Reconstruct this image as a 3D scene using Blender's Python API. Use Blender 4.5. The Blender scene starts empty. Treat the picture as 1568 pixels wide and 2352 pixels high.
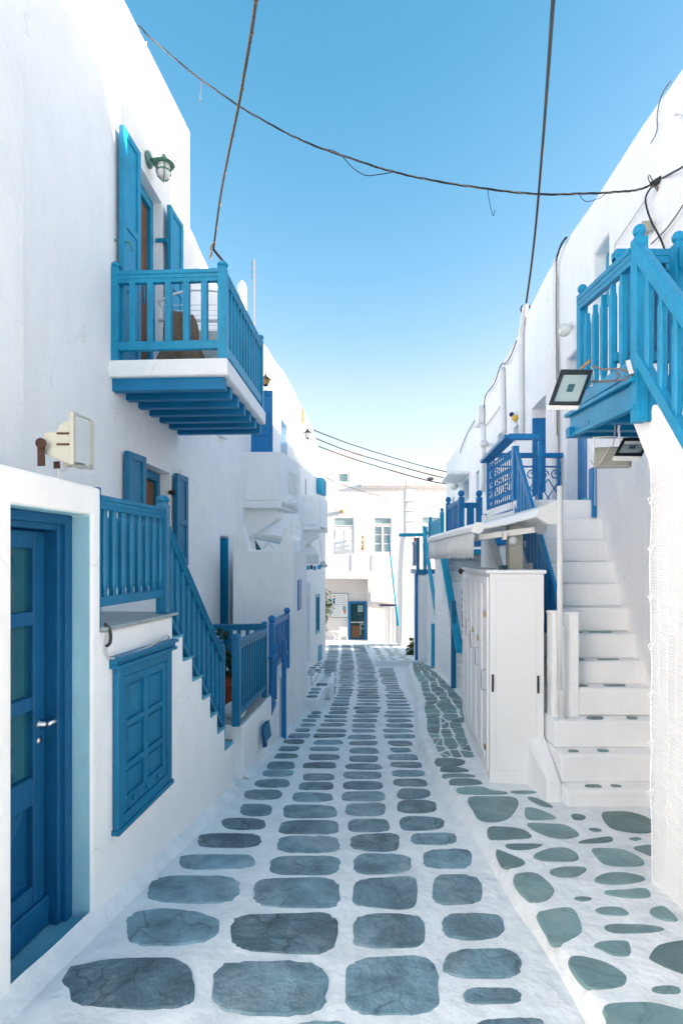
import bpy, bmesh, math, random
from mathutils import Vector, Matrix, noise
from mathutils.geometry import tessellate_polygon
random.seed(7)
SC = bpy.context.scene
COL = SC.collection
# ------------------------------------------------------------------ camera
EYE = 1.9
U0, V0, FPX = 784.0, 1290.0, 1250.0          # the lens: measured on the photograph scaled to 1568 px wide
cam_d = bpy.data.cameras.new('camera')
cam_d.sensor_fit = 'HORIZONTAL'; cam_d.sensor_width = 24.0
cam_d.lens = 24.0 * FPX / 1568.0
cam_d.shift_y = (V0 - 1176.0) / 1568.0
cam_d.clip_start = 0.05; cam_d.clip_end = 3000
cam = bpy.data.objects.new('camera', cam_d); COL.objects.link(cam)
cam.location = (0, 0, EYE); cam.rotation_euler = (math.radians(90), 0, 0)
SC.camera = cam
# ------------------------------------------------------------------ sky and sun
SUN_EL, SUN_AZ = math.radians(13.0), math.radians(98.0)      # azimuth from +Y (street direction) clockwise
world = bpy.data.worlds.new('World'); SC.world = world; world.use_nodes = True
wn = world.node_tree; wn.nodes.clear()
w_out = wn.nodes.new('ShaderNodeOutputWorld'); w_bg = wn.nodes.new('ShaderNodeBackground')
w_sky = wn.nodes.new('ShaderNodeTexSky'); w_sky.sky_type = 'NISHITA'; w_sky.sun_disc = False
w_sky.sun_elevation = SUN_EL; w_sky.sun_rotation = SUN_AZ
w_sky.air_density = 1.0; w_sky.dust_density = 0.45; w_sky.ozone_density = 2.0; w_sky.altitude = 10
w_bg.inputs['Strength'].default_value = 0.15
# colour response of the picture: the deep sky loses red, the pale sky stays white (one rule for the whole dome)
w_sep = wn.nodes.new('ShaderNodeSeparateColor'); w_com = wn.nodes.new('ShaderNodeCombineColor')
wn.links.new(w_sky.outputs[0], w_sep.inputs[0])
def w_math(op, a, b_, clamp=False):
    m = wn.nodes.new('ShaderNodeMath'); m.operation = op; m.use_clamp = clamp
    for i, q in enumerate((a, b_)):
        if isinstance(q, (int, float)): m.inputs[i].default_value = q
        else: wn.links.new(q, m.inputs[i])
    return m.outputs[0]
w_red = w_math('MULTIPLY', w_sep.outputs[0], w_math('POWER', w_math('DIVIDE', w_sep.outputs[0], 1.16, True), 1.2))
wn.links.new(w_math('MULTIPLY', w_red, 1.22), w_com.inputs[0])
wn.links.new(w_math('MULTIPLY', w_sep.outputs[1], 0.97), w_com.inputs[1])
wn.links.new(w_math('MULTIPLY', w_math('POWER', w_sep.outputs[2], 0.86), 1.01), w_com.inputs[2])
wn.links.new(w_com.outputs[0], w_bg.inputs['Color']); wn.links.new(w_bg.outputs[0], w_out.inputs['Surface'])
sun_d = bpy.data.lights.new('sun', 'SUN'); sun_d.energy = 5.0; sun_d.angle = math.radians(0.53)
sun_d.color = (1.0, 0.86, 0.75)
sun = bpy.data.objects.new('sun', sun_d); COL.objects.link(sun)
_sv = Vector((math.sin(SUN_AZ)*math.cos(SUN_EL), math.cos(SUN_AZ)*math.cos(SUN_EL), math.sin(SUN_EL)))
sun.rotation_euler = _sv.to_track_quat('Z', 'Y').to_euler(); sun.location = (30, -10, 20)
SC.view_settings.view_transform = 'Standard'; SC.view_settings.look = 'None'
SC.view_settings.exposure = 1.66; SC.view_settings.gamma = 1.0
SC.render.engine = 'CYCLES'
SC.cycles.use_denoising = True
SC.cycles.max_bounces = 12; SC.cycles.diffuse_bounces = 8; SC.cycles.transparent_max_bounces = 12
# ------------------------------------------------------------------ materials
def rgb(r, g, b): return (r, g, b, 1.0)
MAT = {}
def mat(name, col, rough=0.6, metal=0.0, var=0.0, vscale=6.0, bump=0.0, bscale=40.0, bump2=0.0, b2scale=3.0,
        spec=0.4, grain=None, wear=None, wear_amt=0.0, wscale=9.0, alpha=None, coat=0.0, rand=0.0, stain=None, stain_amt=0.0, crack=0.0, streak=0.0, cscale=3.6, cwid=0.035):
    m = bpy.data.materials.new(name); m.use_nodes = True
    nt = m.node_tree; N = nt.nodes; L = nt.links
    b = N['Principled BSDF']
    b.inputs['Roughness'].default_value = rough; b.inputs['Metallic'].default_value = metal
    b.inputs['Specular IOR Level'].default_value = spec
    if coat: b.inputs['Coat Weight'].default_value = coat
    tc = N.new('ShaderNodeTexCoord')
    geo = N.new('ShaderNodeNewGeometry')
    src = geo.outputs['Position']
    cur = N.new('ShaderNodeRGB'); cur.outputs[0].default_value = rgb(*col)
    out = cur.outputs[0]
    def mixc(fac, a, bcol, t='MIX'):
        mx = N.new('ShaderNodeMix'); mx.data_type = 'RGBA'; mx.blend_type = t
        if isinstance(fac, float): mx.inputs[0].default_value = fac
        else: L.new(fac, mx.inputs[0])
        L.new(a, mx.inputs[6])
        if isinstance(bcol, tuple): mx.inputs[7].default_value = rgb(*bcol)
        else: L.new(bcol, mx.inputs[7])
        return mx.outputs[2]
    def nz(scale, detail=5.0, rough_=0.6, vec=src, dist=0.0):
        n = N.new('ShaderNodeTexNoise'); n.inputs['Scale'].default_value = scale
        n.inputs['Detail'].default_value = detail; n.inputs['Roughness'].default_value = rough_
        n.inputs['Distortion'].default_value = dist
        L.new(vec, n.inputs['Vector']); return n.outputs['Fac']
    def ramp(fac, a, b_, c0=(0, 0, 0), c1=(1, 1, 1)):
        r = N.new('ShaderNodeValToRGB'); r.color_ramp.elements[0].position = a; r.color_ramp.elements[1].position = b_
        r.color_ramp.elements[0].color = rgb(*c0); r.color_ramp.elements[1].color = rgb(*c1)
        L.new(fac, r.inputs[0]); return r.outputs[0]
    if rand:
        oi = N.new('ShaderNodeObjectInfo')
        r = ramp(oi.outputs['Random'], 0.0, 1.0, tuple([1-rand]*3), tuple([1+rand*0.8]*3))
        out = mixc(1.0, out, r, 'MULTIPLY')
    if var:
        r = ramp(nz(vscale), 0.3, 0.72, tuple([1-var]*3), (1, 1, 1))
        out = mixc(1.0, out, r, 'MULTIPLY')
    if stain:
        r = ramp(nz(1.7, 8.0, 0.75, dist=0.6), 0.50, 0.72)
        sc_ = N.new('ShaderNodeMath'); sc_.operation = 'MULTIPLY'; L.new(r, sc_.inputs[0]); sc_.inputs[1].default_value = stain_amt
        out = mixc(sc_.outputs[0], out, stain)
    if streak:                               # faint rain streaks and brush marks
        mp = N.new('ShaderNodeMapping'); mp.inputs['Scale'].default_value = (2.6, 2.6, 0.5); L.new(src, mp.inputs['Vector'])
        r = ramp(nz(2.2, 6.0, 0.7, mp.outputs['Vector']), 0.42, 0.70, (1, 1, 1), tuple([1-streak]*3))
        out = mixc(1.0, out, r, 'MULTIPLY')
        r = ramp(nz(24.0, 3.0, 0.8), 0.70, 0.74, (1, 1, 1), tuple([1-streak*1.6]*3))
        out = mixc(1.0, out, r, 'MULTIPLY')
    if grain:
        mp = N.new('ShaderNodeMapping'); mp.inputs['Scale'].default_value = grain; L.new(tc.outputs['Object'], mp.inputs['Vector'])
        r = ramp(nz(14.0, 4.0, 0.6, mp.outputs['Vector']), 0.3, 0.7, (0.72, 0.72, 0.72), (1, 1, 1))
        out = mixc(1.0, out, r, 'MULTIPLY')
    if wear:
        f = nz(wscale, 9.0, 0.72)
        r = ramp(f, 0.655-wear_amt, 0.67-wear_amt)
        out = mixc(r, out, wear)
    if crack:                                # thin dark splits along warped cell edges
        wv = N.new('ShaderNodeTexNoise'); wv.inputs['Scale'].default_value = 4.0; L.new(src, wv.inputs['Vector'])
        ad = N.new('ShaderNodeMix'); ad.data_type = 'RGBA'; ad.blend_type = 'LINEAR_LIGHT'; ad.inputs[0].default_value = 0.18
        L.new(src, ad.inputs[6]); L.new(wv.outputs['Color'], ad.inputs[7])
        vo = N.new('ShaderNodeTexVoronoi'); vo.feature = 'DISTANCE_TO_EDGE'; vo.inputs['Scale'].default_value = cscale; L.new(ad.outputs[2], vo.inputs['Vector'])
        r = ramp(vo.outputs['Distance'], 0.0, cwid, tuple([1-crack]*3), (1, 1, 1))
        mk = ramp(nz(1.3, 2.0), 0.48, 0.56)
        out = mixc(mk, out, mixc(1.0, out, r, 'MULTIPLY'))
    L.new(out, b.inputs['Base Color'])
    last = None
    if bump:
        bp = N.new('ShaderNodeBump'); bp.inputs['Strength'].default_value = bump; bp.inputs['Distance'].default_value = 0.01
        L.new(nz(bscale, 6.0, 0.65), bp.inputs['Height']); last = bp
    if bump2:
        b2 = N.new('ShaderNodeBump'); b2.inputs['Strength'].default_value = bump2; b2.inputs['Distance'].default_value = 0.05
        L.new(nz(b2scale, 3.0, 0.5), b2.inputs['Height'])
        if last: L.new(last.outputs[0], b2.inputs['Normal'])
        last = b2
    if last: L.new(last.outputs[0], b.inputs['Normal'])
    if alpha is not None: b.inputs['Alpha'].default_value = alpha
    MAT[name] = m
    return m
mat('plaster', (0.90, 0.90, 0.90), 0.85, var=0.06, vscale=1.3, bump=0.35, bscale=30, bump2=0.75, b2scale=2.6, spec=0.2, streak=0.035, crack=0.13, cscale=1.1, cwid=0.006, stain=(0.77, 0.77, 0.77), stain_amt=0.3)
mat('mortar', (0.865, 0.89, 0.89), 0.8, var=0.14, vscale=7.0, bump=0.9, bscale=22, bump2=0.7, b2scale=6.0, spec=0.25, stain=(0.55, 0.58, 0.60), stain_amt=0.6, wear=(0.50, 0.53, 0.55), wear_amt=-0.055, wscale=13)
mat('white_paint', (0.85, 0.845, 0.84), 0.45, var=0.05, vscale=3, bump=0.05, bscale=30, spec=0.4)
mat('white_metal', (0.78, 0.78, 0.77), 0.35, var=0.05, vscale=8, spec=0.5)
mat('blue_left', (0.003, 0.195, 0.38), 0.42, var=0.22, vscale=4, bump=0.2, bscale=60, spec=0.4, grain=(6, 6, .6), wear=(0.30, 0.42, 0.50), wear_amt=-0.075, wscale=9)
mat('blue_door', (0.004, 0.12, 0.29), 0.45, var=0.22, vscale=3, bump=0.12, bscale=70, spec=0.4, grain=(6, 6, .6), wear=(0.16, 0.10, 0.07), wear_amt=-0.07, wscale=7)
mat('teal_left', (0.003, 0.325, 0.56), 0.42, var=0.2, vscale=4, bump=0.10, bscale=60, spec=0.45, grain=(6, 6, .6), wear=(0.45, 0.46, 0.45), wear_amt=-0.065, wscale=10)
mat('blue_beam', (0.003, 0.20, 0.42), 0.5, var=0.25, vscale=5, bump=0.15, bscale=50, spec=0.35, wear=(0.5, 0.5, 0.48), wear_amt=-0.07, wscale=8)
mat('cobalt', (0.003, 0.215, 0.53), 0.42, var=0.2, vscale=4, bump=0.1, bscale=60, spec=0.4, grain=(6, 6, .6))
mat('cyan_paint', (0.003, 0.40, 0.64), 0.45, var=0.18, vscale=4, bump=0.1, bscale=60, spec=0.4, grain=(6, 6, .6))
mat('teal_right', (0.003, 0.30, 0.56), 0.5, var=0.25, vscale=5, bump=0.25, bscale=45, spec=0.35, grain=(6, 6, .6), wear=(0.50, 0.44, 0.40), wear_amt=-0.045, wscale=6)
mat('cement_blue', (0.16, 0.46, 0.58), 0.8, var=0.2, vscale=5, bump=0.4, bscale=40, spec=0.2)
mat('stone', (0.215, 0.36, 0.425), 0.6, var=0.62, vscale=5.0, bump=1.0, bscale=11, bump2=0.5, b2scale=26, spec=0.4, rand=0.42, stain=(0.38, 0.46, 0.48), stain_amt=0.8, wear=(0.46, 0.51, 0.52), wear_amt=-0.035, wscale=17, crack=0.55)
mat('flag', (0.20, 0.345, 0.355), 0.5, var=0.45, vscale=3.5, bump=0.5, bscale=9, bump2=0.2, b2scale=24, spec=0.45, rand=0.32, stain=(0.30, 0.30, 0.23), stain_amt=0.6, wear=(0.05, 0.065, 0.065), wear_amt=-0.06, wscale=14, crack=0.25)
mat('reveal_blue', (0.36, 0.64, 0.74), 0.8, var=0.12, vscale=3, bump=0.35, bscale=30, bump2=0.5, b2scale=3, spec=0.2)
mat('slate_floor', (0.36, 0.42, 0.43), 0.6, var=0.3, vscale=8, bump=0.3, bscale=20)
mat('plaster_sun_tone', (0.79, 0.74, 0.72), 0.85, var=0.06, vscale=1.3, bump=0.3, bscale=30, bump2=0.6, b2scale=2.2, spec=0.2)  # plaster toned down and warmed; far sunlight's tone is put into the colour
mat('glass_clear', (0.008, 0.125, 0.19), 0.05, spec=0.9, alpha=0.8, var=0.4, vscale=2.0)
mat('tile_teal', (0.03, 0.10, 0.12), 0.35, var=0.3, vscale=8, bump=0.1, bscale=30, rand=0.2)
mat('wood', (0.24, 0.105, 0.045), 0.5, var=0.3, vscale=8, bump=0.2, bscale=60, grain=(8, 8, .8))
mat('dark', (0.012, 0.013, 0.015), 0.35)
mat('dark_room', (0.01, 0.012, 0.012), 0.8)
mat('glass', (0.015, 0.06, 0.07), 0.06, spec=0.5, var=0.3, vscale=2)
mat('glass_far', (0.34, 0.46, 0.48), 0.12, spec=0.8, var=0.25, vscale=1.2)
mat('curtain', (0.04, 0.50, 0.58), 0.75, grain=(10, 10, .3), spec=0.1)
mat('metal', (0.55, 0.56, 0.56), 0.28, metal=1.0)
mat('brass', (0.50, 0.36, 0.16), 0.35, metal=1.0)
mat('iron_rust', (0.075, 0.035, 0.025), 0.8, metal=0.2, var=0.4, vscale=20, wear=(0.38, 0.15, 0.05), wear_amt=0.03, wscale=25)
mat('rust_orange', (0.50, 0.25, 0.09), 0.8, var=0.3, vscale=30)
mat('lamp_beige', (0.42, 0.43, 0.37), 0.5, var=0.15, vscale=6, bump=0.05)
mat('lamp_glass', (0.46, 0.50, 0.52), 0.12, spec=0.7)
mat('led_glass', (0.30, 0.38, 0.37), 0.12, spec=0.7)
mat('green_paint', (0.10, 0.25, 0.19), 0.5, var=0.2, vscale=20)
mat('opal', (0.72, 0.72, 0.68), 0.15, spec=0.6)
mat('amber', (0.55, 0.30, 0.07), 0.25, spec=0.6)
mat('black_iron', (0.02, 0.022, 0.025), 0.45, spec=0.5)
mat('cable', (0.022, 0.022, 0.025), 0.55, var=0.4, vscale=8)
mat('cable_grey', (0.22, 0.19, 0.18), 0.6, var=0.4, vscale=9)
mat('cable_white', (0.62, 0.59, 0.57), 0.6, var=0.3, vscale=9)
mat('tie', (0.36, 0.20, 0.10), 0.6)
mat('brown_cloth', (0.27, 0.20, 0.145), 0.9, var=0.3, vscale=12, bump=0.4, bscale=60, spec=0.1)
mat('green_cloth', (0.03, 0.21, 0.22), 0.9, var=0.3, vscale=10, bump=0.3, bscale=60, spec=0.1)
mat('towel', (0.62, 0.70, 0.70), 0.9, var=0.2, vscale=10, bump=0.3, bscale=60, spec=0.1)
mat('terracotta', (0.30, 0.055, 0.025), 0.75, var=0.25, vscale=8)
mat('leaf', (0.05, 0.115, 0.02), 0.5, var=0.5, vscale=9, rand=0.3)
mat('leaf_dark', (0.025, 0.085, 0.03), 0.5, var=0.5, vscale=9, rand=0.3)
mat('stem', (0.10, 0.07, 0.04), 0.8)
mat('canvas', (0.80, 0.785, 0.77), 0.85, var=0.10, vscale=5, bump=0.15, bscale=90, spec=0.1)
mat('net', (0.86, 0.86, 0.87), 0.4, spec=0.4)
mat('red_cloth', (0.52, 0.10, 0.09), 0.85, var=0.2)
mat('cane', (0.42, 0.25, 0.12), 0.8, var=0.3, vscale=20)
mat('ink', (0.12, 0.13, 0.17), 0.7)
mat('ink_faint', (0.36, 0.37, 0.42), 0.7)
mat('navy', (0.01, 0.025, 0.12), 0.5)
mat('gold_letter', (0.30, 0.20, 0.10), 0.5)
mat('cone_orange', (0.45, 0.16, 0.06), 0.7)
mat('cream', (0.72, 0.70, 0.60), 0.6)
mat('sign_red', (0.5, 0.04, 0.06), 0.6)
mat('sign_blue', (0.03, 0.20, 0.42), 0.6)
mat('yellow', (0.75, 0.5, 0.08), 0.4)
mat('earth', (0.50, 0.49, 0.47), 0.9, var=0.2, vscale=0.5)
# ------------------------------------------------------------------ building blocks
def PX(u, v, d):                         # a point of the photograph at depth d
    return Vector(((u-U0)/FPX*d, d, EYE+(V0-v)/FPX*d))
WLOC = {}
def thing(name, label, cat, loc, group=None):
    o = bpy.data.objects.new(name, None); COL.objects.link(o)
    o.location = loc; o.empty_display_size = 0.2
    o['label'] = label; o['category'] = cat
    if group: o['group'] = group
    WLOC[o.name] = Vector(loc)
    return o
def tag(o, label, cat, group=None):
    o['label'] = label; o['category'] = cat
    if group: o['group'] = group
    return o
class MB:
    def __init__(s): s.v = []; s.f = []
    def add(s, pts, faces):
        b = len(s.v); s.v += [Vector(p) for p in pts]; s.f += [tuple(i+b for i in f) for f in faces]; return s
    def hexa(s, p):                       # p: 4 bottom ring, 4 top ring
        return s.add(p, [(3, 2, 1, 0), (4, 5, 6, 7), (0, 1, 5, 4), (1, 2, 6, 5), (2, 3, 7, 6), (3, 0, 4, 7)])
    def box(s, x0, x1, y0, y1, z0, z1):
        return s.hexa([(x0, y0, z0), (x1, y0, z0), (x1, y1, z0), (x0, y1, z0), (x0, y0, z1), (x1, y0, z1), (x1, y1, z1), (x0, y1, z1)])
    def beam(s, p0, p1, w, h, up=(0, 0, 1), oy=0.0):   # bar from p0 to p1, w across, h along up; p0/p1 on the centre line
        p0 = Vector(p0); p1 = Vector(p1); t = (p1-p0).normalized(); u = Vector(up)
        r = t.cross(u)
        if r.length < 1e-5: r = t.cross(Vector((1, 0, 0)))
        r.normalize(); uu = u if abs(t.dot(u)) < 0.98 else r.cross(t)
        a = r*w*0.5; b = uu*h*0.5
        return s.hexa([p0-a-b, p0+a-b, p1+a-b, p1-a-b, p0-a+b, p0+a+b, p1+a+b, p1-a+b])
    def tube(s, path, r, seg=8, caps=True):
        path = [Vector(p) for p in path]; n = len(path); rings = []
        prev = None
        for i, p in enumerate(path):
            t = (path[min(i+1, n-1)]-path[max(i-1, 0)])
            if t.length < 1e-9: t = Vector((0, 0, 1))
            t.normalize()
            if prev is None:
                a = t.cross(Vector((0, 0, 1)))
                if a.length < 1e-3: a = t.cross(Vector((1, 0, 0)))
            else:
                a = prev-t*prev.dot(t)
                if a.length < 1e-4: a = t.cross(Vector((0.3, 0.5, 0.8)))
            a.normalize(); prev = a; b = t.cross(a)
            rr = r[i] if isinstance(r, (list, tuple)) else r
            rings.append([p+a*math.cos(k*2*math.pi/seg)*rr+b*math.sin(k*2*math.pi/seg)*rr for k in range(seg)])
        pts = [q for ring in rings for q in ring]; fs = []
        for i in range(n-1):
            for k in range(seg):
                fs.append((i*seg+k, i*seg+(k+1) % seg, (i+1)*seg+(k+1) % seg, (i+1)*seg+k))
        if caps: fs += [tuple(range(seg))[::-1], tuple(range((n-1)*seg, n*seg))]
        return s.add(pts, fs)
    def lathe(s, prof, o, seg=12, axis=(0, 0, 1)):
        o = Vector(o); q = Vector((0, 0, 1)).rotation_difference(Vector(axis))
        pts = []; fs = []
        for (r, z) in prof:
            for k in range(seg):
                a = k*2*math.pi/seg
                pts.append(o+q @ Vector((r*math.cos(a), r*math.sin(a), z)))
        for i in range(len(prof)-1):
            for k in range(seg): fs.append((i*seg+k, i*seg+(k+1) % seg, (i+1)*seg+(k+1) % seg, (i+1)*seg+k))
        fs += [tuple(range(seg))[::-1], tuple(range((len(prof)-1)*seg, len(prof)*seg))]
        return s.add(pts, fs)
    def prism(s, poly, ext):
        ext = Vector(ext); n = len(poly); p = [Vector(q) for q in poly]
        return s.add(p+[q+ext for q in p], [tuple(range(n))[::-1], tuple(range(n, 2*n))]+[(i, (i+1) % n, n+(i+1) % n, n+i) for i in range(n)])
    def sphere(s, c, r, seg=12, rings=8, sc=(1, 1, 1)):
        prof = [(max(1e-4, math.sin(math.pi*i/rings)), -math.cos(math.pi*i/rings)) for i in range(rings+1)]
        c = Vector(c); pts = []; fs = []
        for (a, z) in prof:
            for k in range(seg):
                t = k*2*math.pi/seg
                pts.append(c+Vector((a*math.cos(t)*r*sc[0], a*math.sin(t)*r*sc[1], z*r*sc[2])))
        for i in range(rings):
            for k in range(seg): fs.append((i*seg+k, i*seg+(k+1) % seg, (i+1)*seg+(k+1) % seg, (i+1)*seg+k))
        return s.add(pts, fs)
    def mesh(s, name, m, org, smooth=False):
        me = bpy.data.meshes.new(name)
        me.from_pydata([tuple(p-org) for p in s.v], [], s.f)
        bm = bmesh.new(); bm.from_mesh(me)
        bmesh.ops.recalc_face_normals(bm, faces=bm.faces); bm.to_mesh(me); bm.free()
        me.materials.append(MAT[m] if isinstance(m, str) else m)
        if smooth:
            for p in me.polygons: p.use_smooth = True
        return me
    def build(s, name, m, parent=None, bevel=0.0, seg=2, smooth=False, kind=None, label=None):
        lo = [min(p[i] for p in s.v) for i in range(3)]; hi = [max(p[i] for p in s.v) for i in range(3)]
        org = Vector(((lo[0]+hi[0])/2, (lo[1]+hi[1])/2, lo[2]))
        o = bpy.data.objects.new(name, s.mesh(name, m, org, smooth)); COL.objects.link(o)
        if parent is not None:
            o.parent = parent; o.location = org-WLOC[parent.name]
        else: o.location = org
        WLOC[o.name] = org
        if bevel:
            b = o.modifiers.new('bevel', 'BEVEL'); b.width = bevel; b.segments = seg; b.limit_method = 'ANGLE'; b.angle_limit = math.radians(35)
        if kind: o['kind'] = kind
        if label: o['label'] = label
        return o
def place(mesh, name, parent, loc, rot=None, scale=None):     # another object that shares mesh data
    o = bpy.data.objects.new(name, mesh); COL.objects.link(o); o.parent = parent
    o.location = Vector(loc)-WLOC[parent.name]
    if rot: o.rotation_euler = rot
    if scale: o.scale = scale
    WLOC[o.name] = Vector(loc); return o
class WP:                                  # a vertical wall plane through two plan points; normal towards the street
    def __init__(s, a, b, side):
        s.a = Vector(a); b = Vector(b); s.t = (b-s.a).normalized()
        n = Vector((s.t.y, -s.t.x)); s.n = n if side > 0 else -n
    def s_at(s, u, off=0.0):
        k = (u-U0)/FPX; a = s.a+s.n*off
        return (k*a.y-a.x)/(s.t.x-k*s.t.y)
    def sz(s, u, v, off=0.0):
        q = s.s_at(u, off); y = s.a.y+s.t.y*q+s.n.y*off
        return q, EYE+(V0-v)/FPX*y
    def z(s, u, v, off=0.0): return s.sz(u, v, off)[1]
    def w(s, q, z, n=0.0):
        p = s.a+s.t*q+s.n*n
        return Vector((p.x, p.y, z))
    def wpx(s, u, v, off=0.0):
        q, z = s.sz(u, v, off); return s.w(q, z, off)
    def s_of_y(s, y): return (y-s.a.y)/s.t.y
    def box(s, mb, s0, s1, z0, z1, n0, n1, z0b=None, z1b=None):       # z0b/z1b: other heights at s1 (skewed box)
        a = z0 if z0b is None else z0b; b = z1 if z1b is None else z1b
        return mb.hexa([s.w(s0, z0, n0), s.w(s1, a, n0), s.w(s1, a, n1), s.w(s0, z0, n1), s.w(s0, z1, n0), s.w(s1, b, n0), s.w(s1, b, n1), s.w(s0, z1, n1)])
    def nv(s): return Vector((s.n.x, s.n.y, 0))
    def tv(s): return Vector((s.t.x, s.t.y, 0))
def wall(wp, outline, holes, thick, reveal=0.2):   # outline and holes: lists of (s, z); one closed solid with recesses
    mb = MB()
    loops = [outline]+[h[0] for h in holes]
    loops3 = [[Vector((p[0], p[1], 0)) for p in lp] for lp in loops]
    tris = tessellate_polygon(loops3)
    flat = [p for lp in loops for p in lp]
    mb.add([wp.w(p[0], p[1], 0) for p in flat], [tuple(t) for t in tris])
    n = len(outline)
    b = len(mb.v); mb.v += [wp.w(p[0], p[1], -thick) for p in outline]
    mb.f += [tuple(range(b, b+n))]+[(i, (i+1) % n, b+(i+1) % n, b+i) for i in range(n)]
    base = n
    for h in holes:
        poly = h[0]; dep = h[1] if len(h) > 1 else reveal; k = len(poly)
        b = len(mb.v); mb.v += [wp.w(p[0], p[1], -dep) for p in poly]
        mb.f += [(base+i, base+(i+1) % k, b+(i+1) % k, b+i) for i in range(k)]+[tuple(range(b, b+k))]
        base += k
    return mb
def rect(s0, s1, z0, z1): return [(s0, z0), (s1, z0), (s1, z1), (s0, z1)]
def gz(y): return -0.09*(y-2.5)             # the street falls gently away
def G(u, v, h=0.0):                         # where a pixel meets the street surface
    k = (v-V0)/FPX
    y = (EYE-0.225-h)/(k-0.09)
    return Vector(((u-U0)/FPX*y, y, gz(y)+h))
def lerp(a, b, t): return a+(b-a)*t
def pl(pts, x):                             # piecewise linear
    if x <= pts[0][0]: return pts[0][1]
    for (a, b) in zip(pts, pts[1:]):
        if x <= b[0]: return lerp(a[1], b[1], (x-a[0])/(b[0]-a[0]))
    return pts[-1][1]
def catmull(pts, n=6, closed=False):
    P = [Vector(p) for p in pts]; m = len(P); out = []
    rng = range(m) if closed else range(m-1)
    for i in rng:
        if closed: p0, p1, p2, p3 = P[(i-1) % m], P[i], P[(i+1) % m], P[(i+2) % m]
        else: p0, p1, p2, p3 = P[max(i-1, 0)], P[i], P[i+1], P[min(i+2, m-1)]
        for k in range(n):
            t = k/n
            out.append(0.5*((2*p1)+(p2-p0)*t+(2*p0-5*p1+4*p2-p3)*t*t+(3*p1-p0-3*p2+p3)*t**3))
    if not closed: out.append(P[-1])
    return out
def wire(path, r, name, m, parent=None, n=6, seg=6, label=None, cat=None, group=None):
    o = MB().tube(catmull(path, n), r, seg).build(name, m, parent, smooth=True)
    if cat: tag(o, label, cat, group)
    return o
# ---- railings
def baluster_mesh(h, w, style, m):
    mb = MB()
    if style == 'square': mb.box(-w/2, w/2, -w/2, w/2, 0, h)
    elif style == 'flat': mb.box(-w/2, w/2, -w/5, w/5, 0, h)
    else:                                    # waisted: square ends, slimmer chamfered shaft
        a = w/2; c = w*0.34
        def ring(r, z, k): return [Vector((r*x, r*y, z)) for (x, y) in [(-1, -k), (-k, -1), (k, -1), (1, -k), (1, k), (k, 1), (-k, 1), (-1, k)]]
        rs = [ring(c, 0, .8), ring(c, h*0.07, .8), ring(a, h*0.13, .55), ring(a, h*0.86, .55), ring(c, h*0.92, .8), ring(c, h, .8)]
        pts = [p for r in rs for p in r]; fs = []
        for i in range(len(rs)-1):
            for k in range(8): fs.append((i*8+k, i*8+(k+1) % 8, (i+1)*8+(k+1) % 8, (i+1)*8+k))
        fs += [tuple(range(8))[::-1], tuple(range(40, 48))]
        mb.add(pts, fs)
    return mb.mesh('baluster', m, Vector((0, 0, 0)))
def balusters(parent, p0, p1, z0, z1, h, n, w, style, m, t0=None, t1=None):
    me = baluster_mesh(h, w, style, m)
    ang = math.atan2(p1[1]-p0[1], p1[0]-p0[0])
    for i in range(n):
        t = (i+1)/(n+1) if t0 is None else lerp(t0, t1, i/max(1, n-1))
        place(me, 'baluster', parent, (lerp(p0[0], p1[0], t), lerp(p0[1], p1[1], t), lerp(z0, z1, t)), (0, 0, ang))
def mkrail(parent, name, p0, p1, zt0, zt1, zb0, zb1, w, ht, hb, m, label=None):
    # moulded hand rail (wide cap on a narrower body); the bottom rail is its sub-part
    mb = MB()
    mb.beam((p0[0], p0[1], zt0), (p1[0], p1[1], zt1), w*1.5, ht*0.42)
    mb.beam((p0[0], p0[1], zt0-ht*0.6), (p1[0], p1[1], zt1-ht*0.6), w, ht*0.84)
    mb.beam((p0[0], p0[1], zt0-ht*0.40), (p1[0], p1[1], zt1-ht*0.40), w*1.22, ht*0.44)
    o = mb.build(name, m, parent, bevel=.004, label=label)
    if zb0 is not None:
        MB().beam((p0[0], p0[1], zb0), (p1[0], p1[1], zb1), w, hb).build('bottom_rail', m, o, bevel=.004)
    return o
def post(mb, x, y, z0, z1, w, ball=0.0, cap=True, ang=0.0):
    R = Matrix.Rotation(ang, 3, 'Z')
    def bx(a, za, zb):
        mb.hexa([Vector((x, y, 0))+R @ Vector(p) for p in [(-a, -a, za), (a, -a, za), (a, a, za), (-a, a, za), (-a, -a, zb), (a, -a, zb), (a, a, zb), (-a, a, zb)]])
    bx(w/2, z0, z1)
    if ball:
        mb.lathe([(w*.5, 0), (w*.42, ball*.2), (w*.3, ball*.35), (w*.34, ball*.5)], (x, y, z1), 12)
        mb.sphere((x, y, z1+ball*1.3), ball, 14, 10)
    elif cap:
        bx(w*.40, z1, z1+w*.22); mb.lathe([(w*.52, 0), (w*.62, w*.16), (w*.60, w*.34), (w*.35, w*.55), (0.002, w*.66)], (x, y, z1+w*.2), 12)
    return mb
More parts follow.
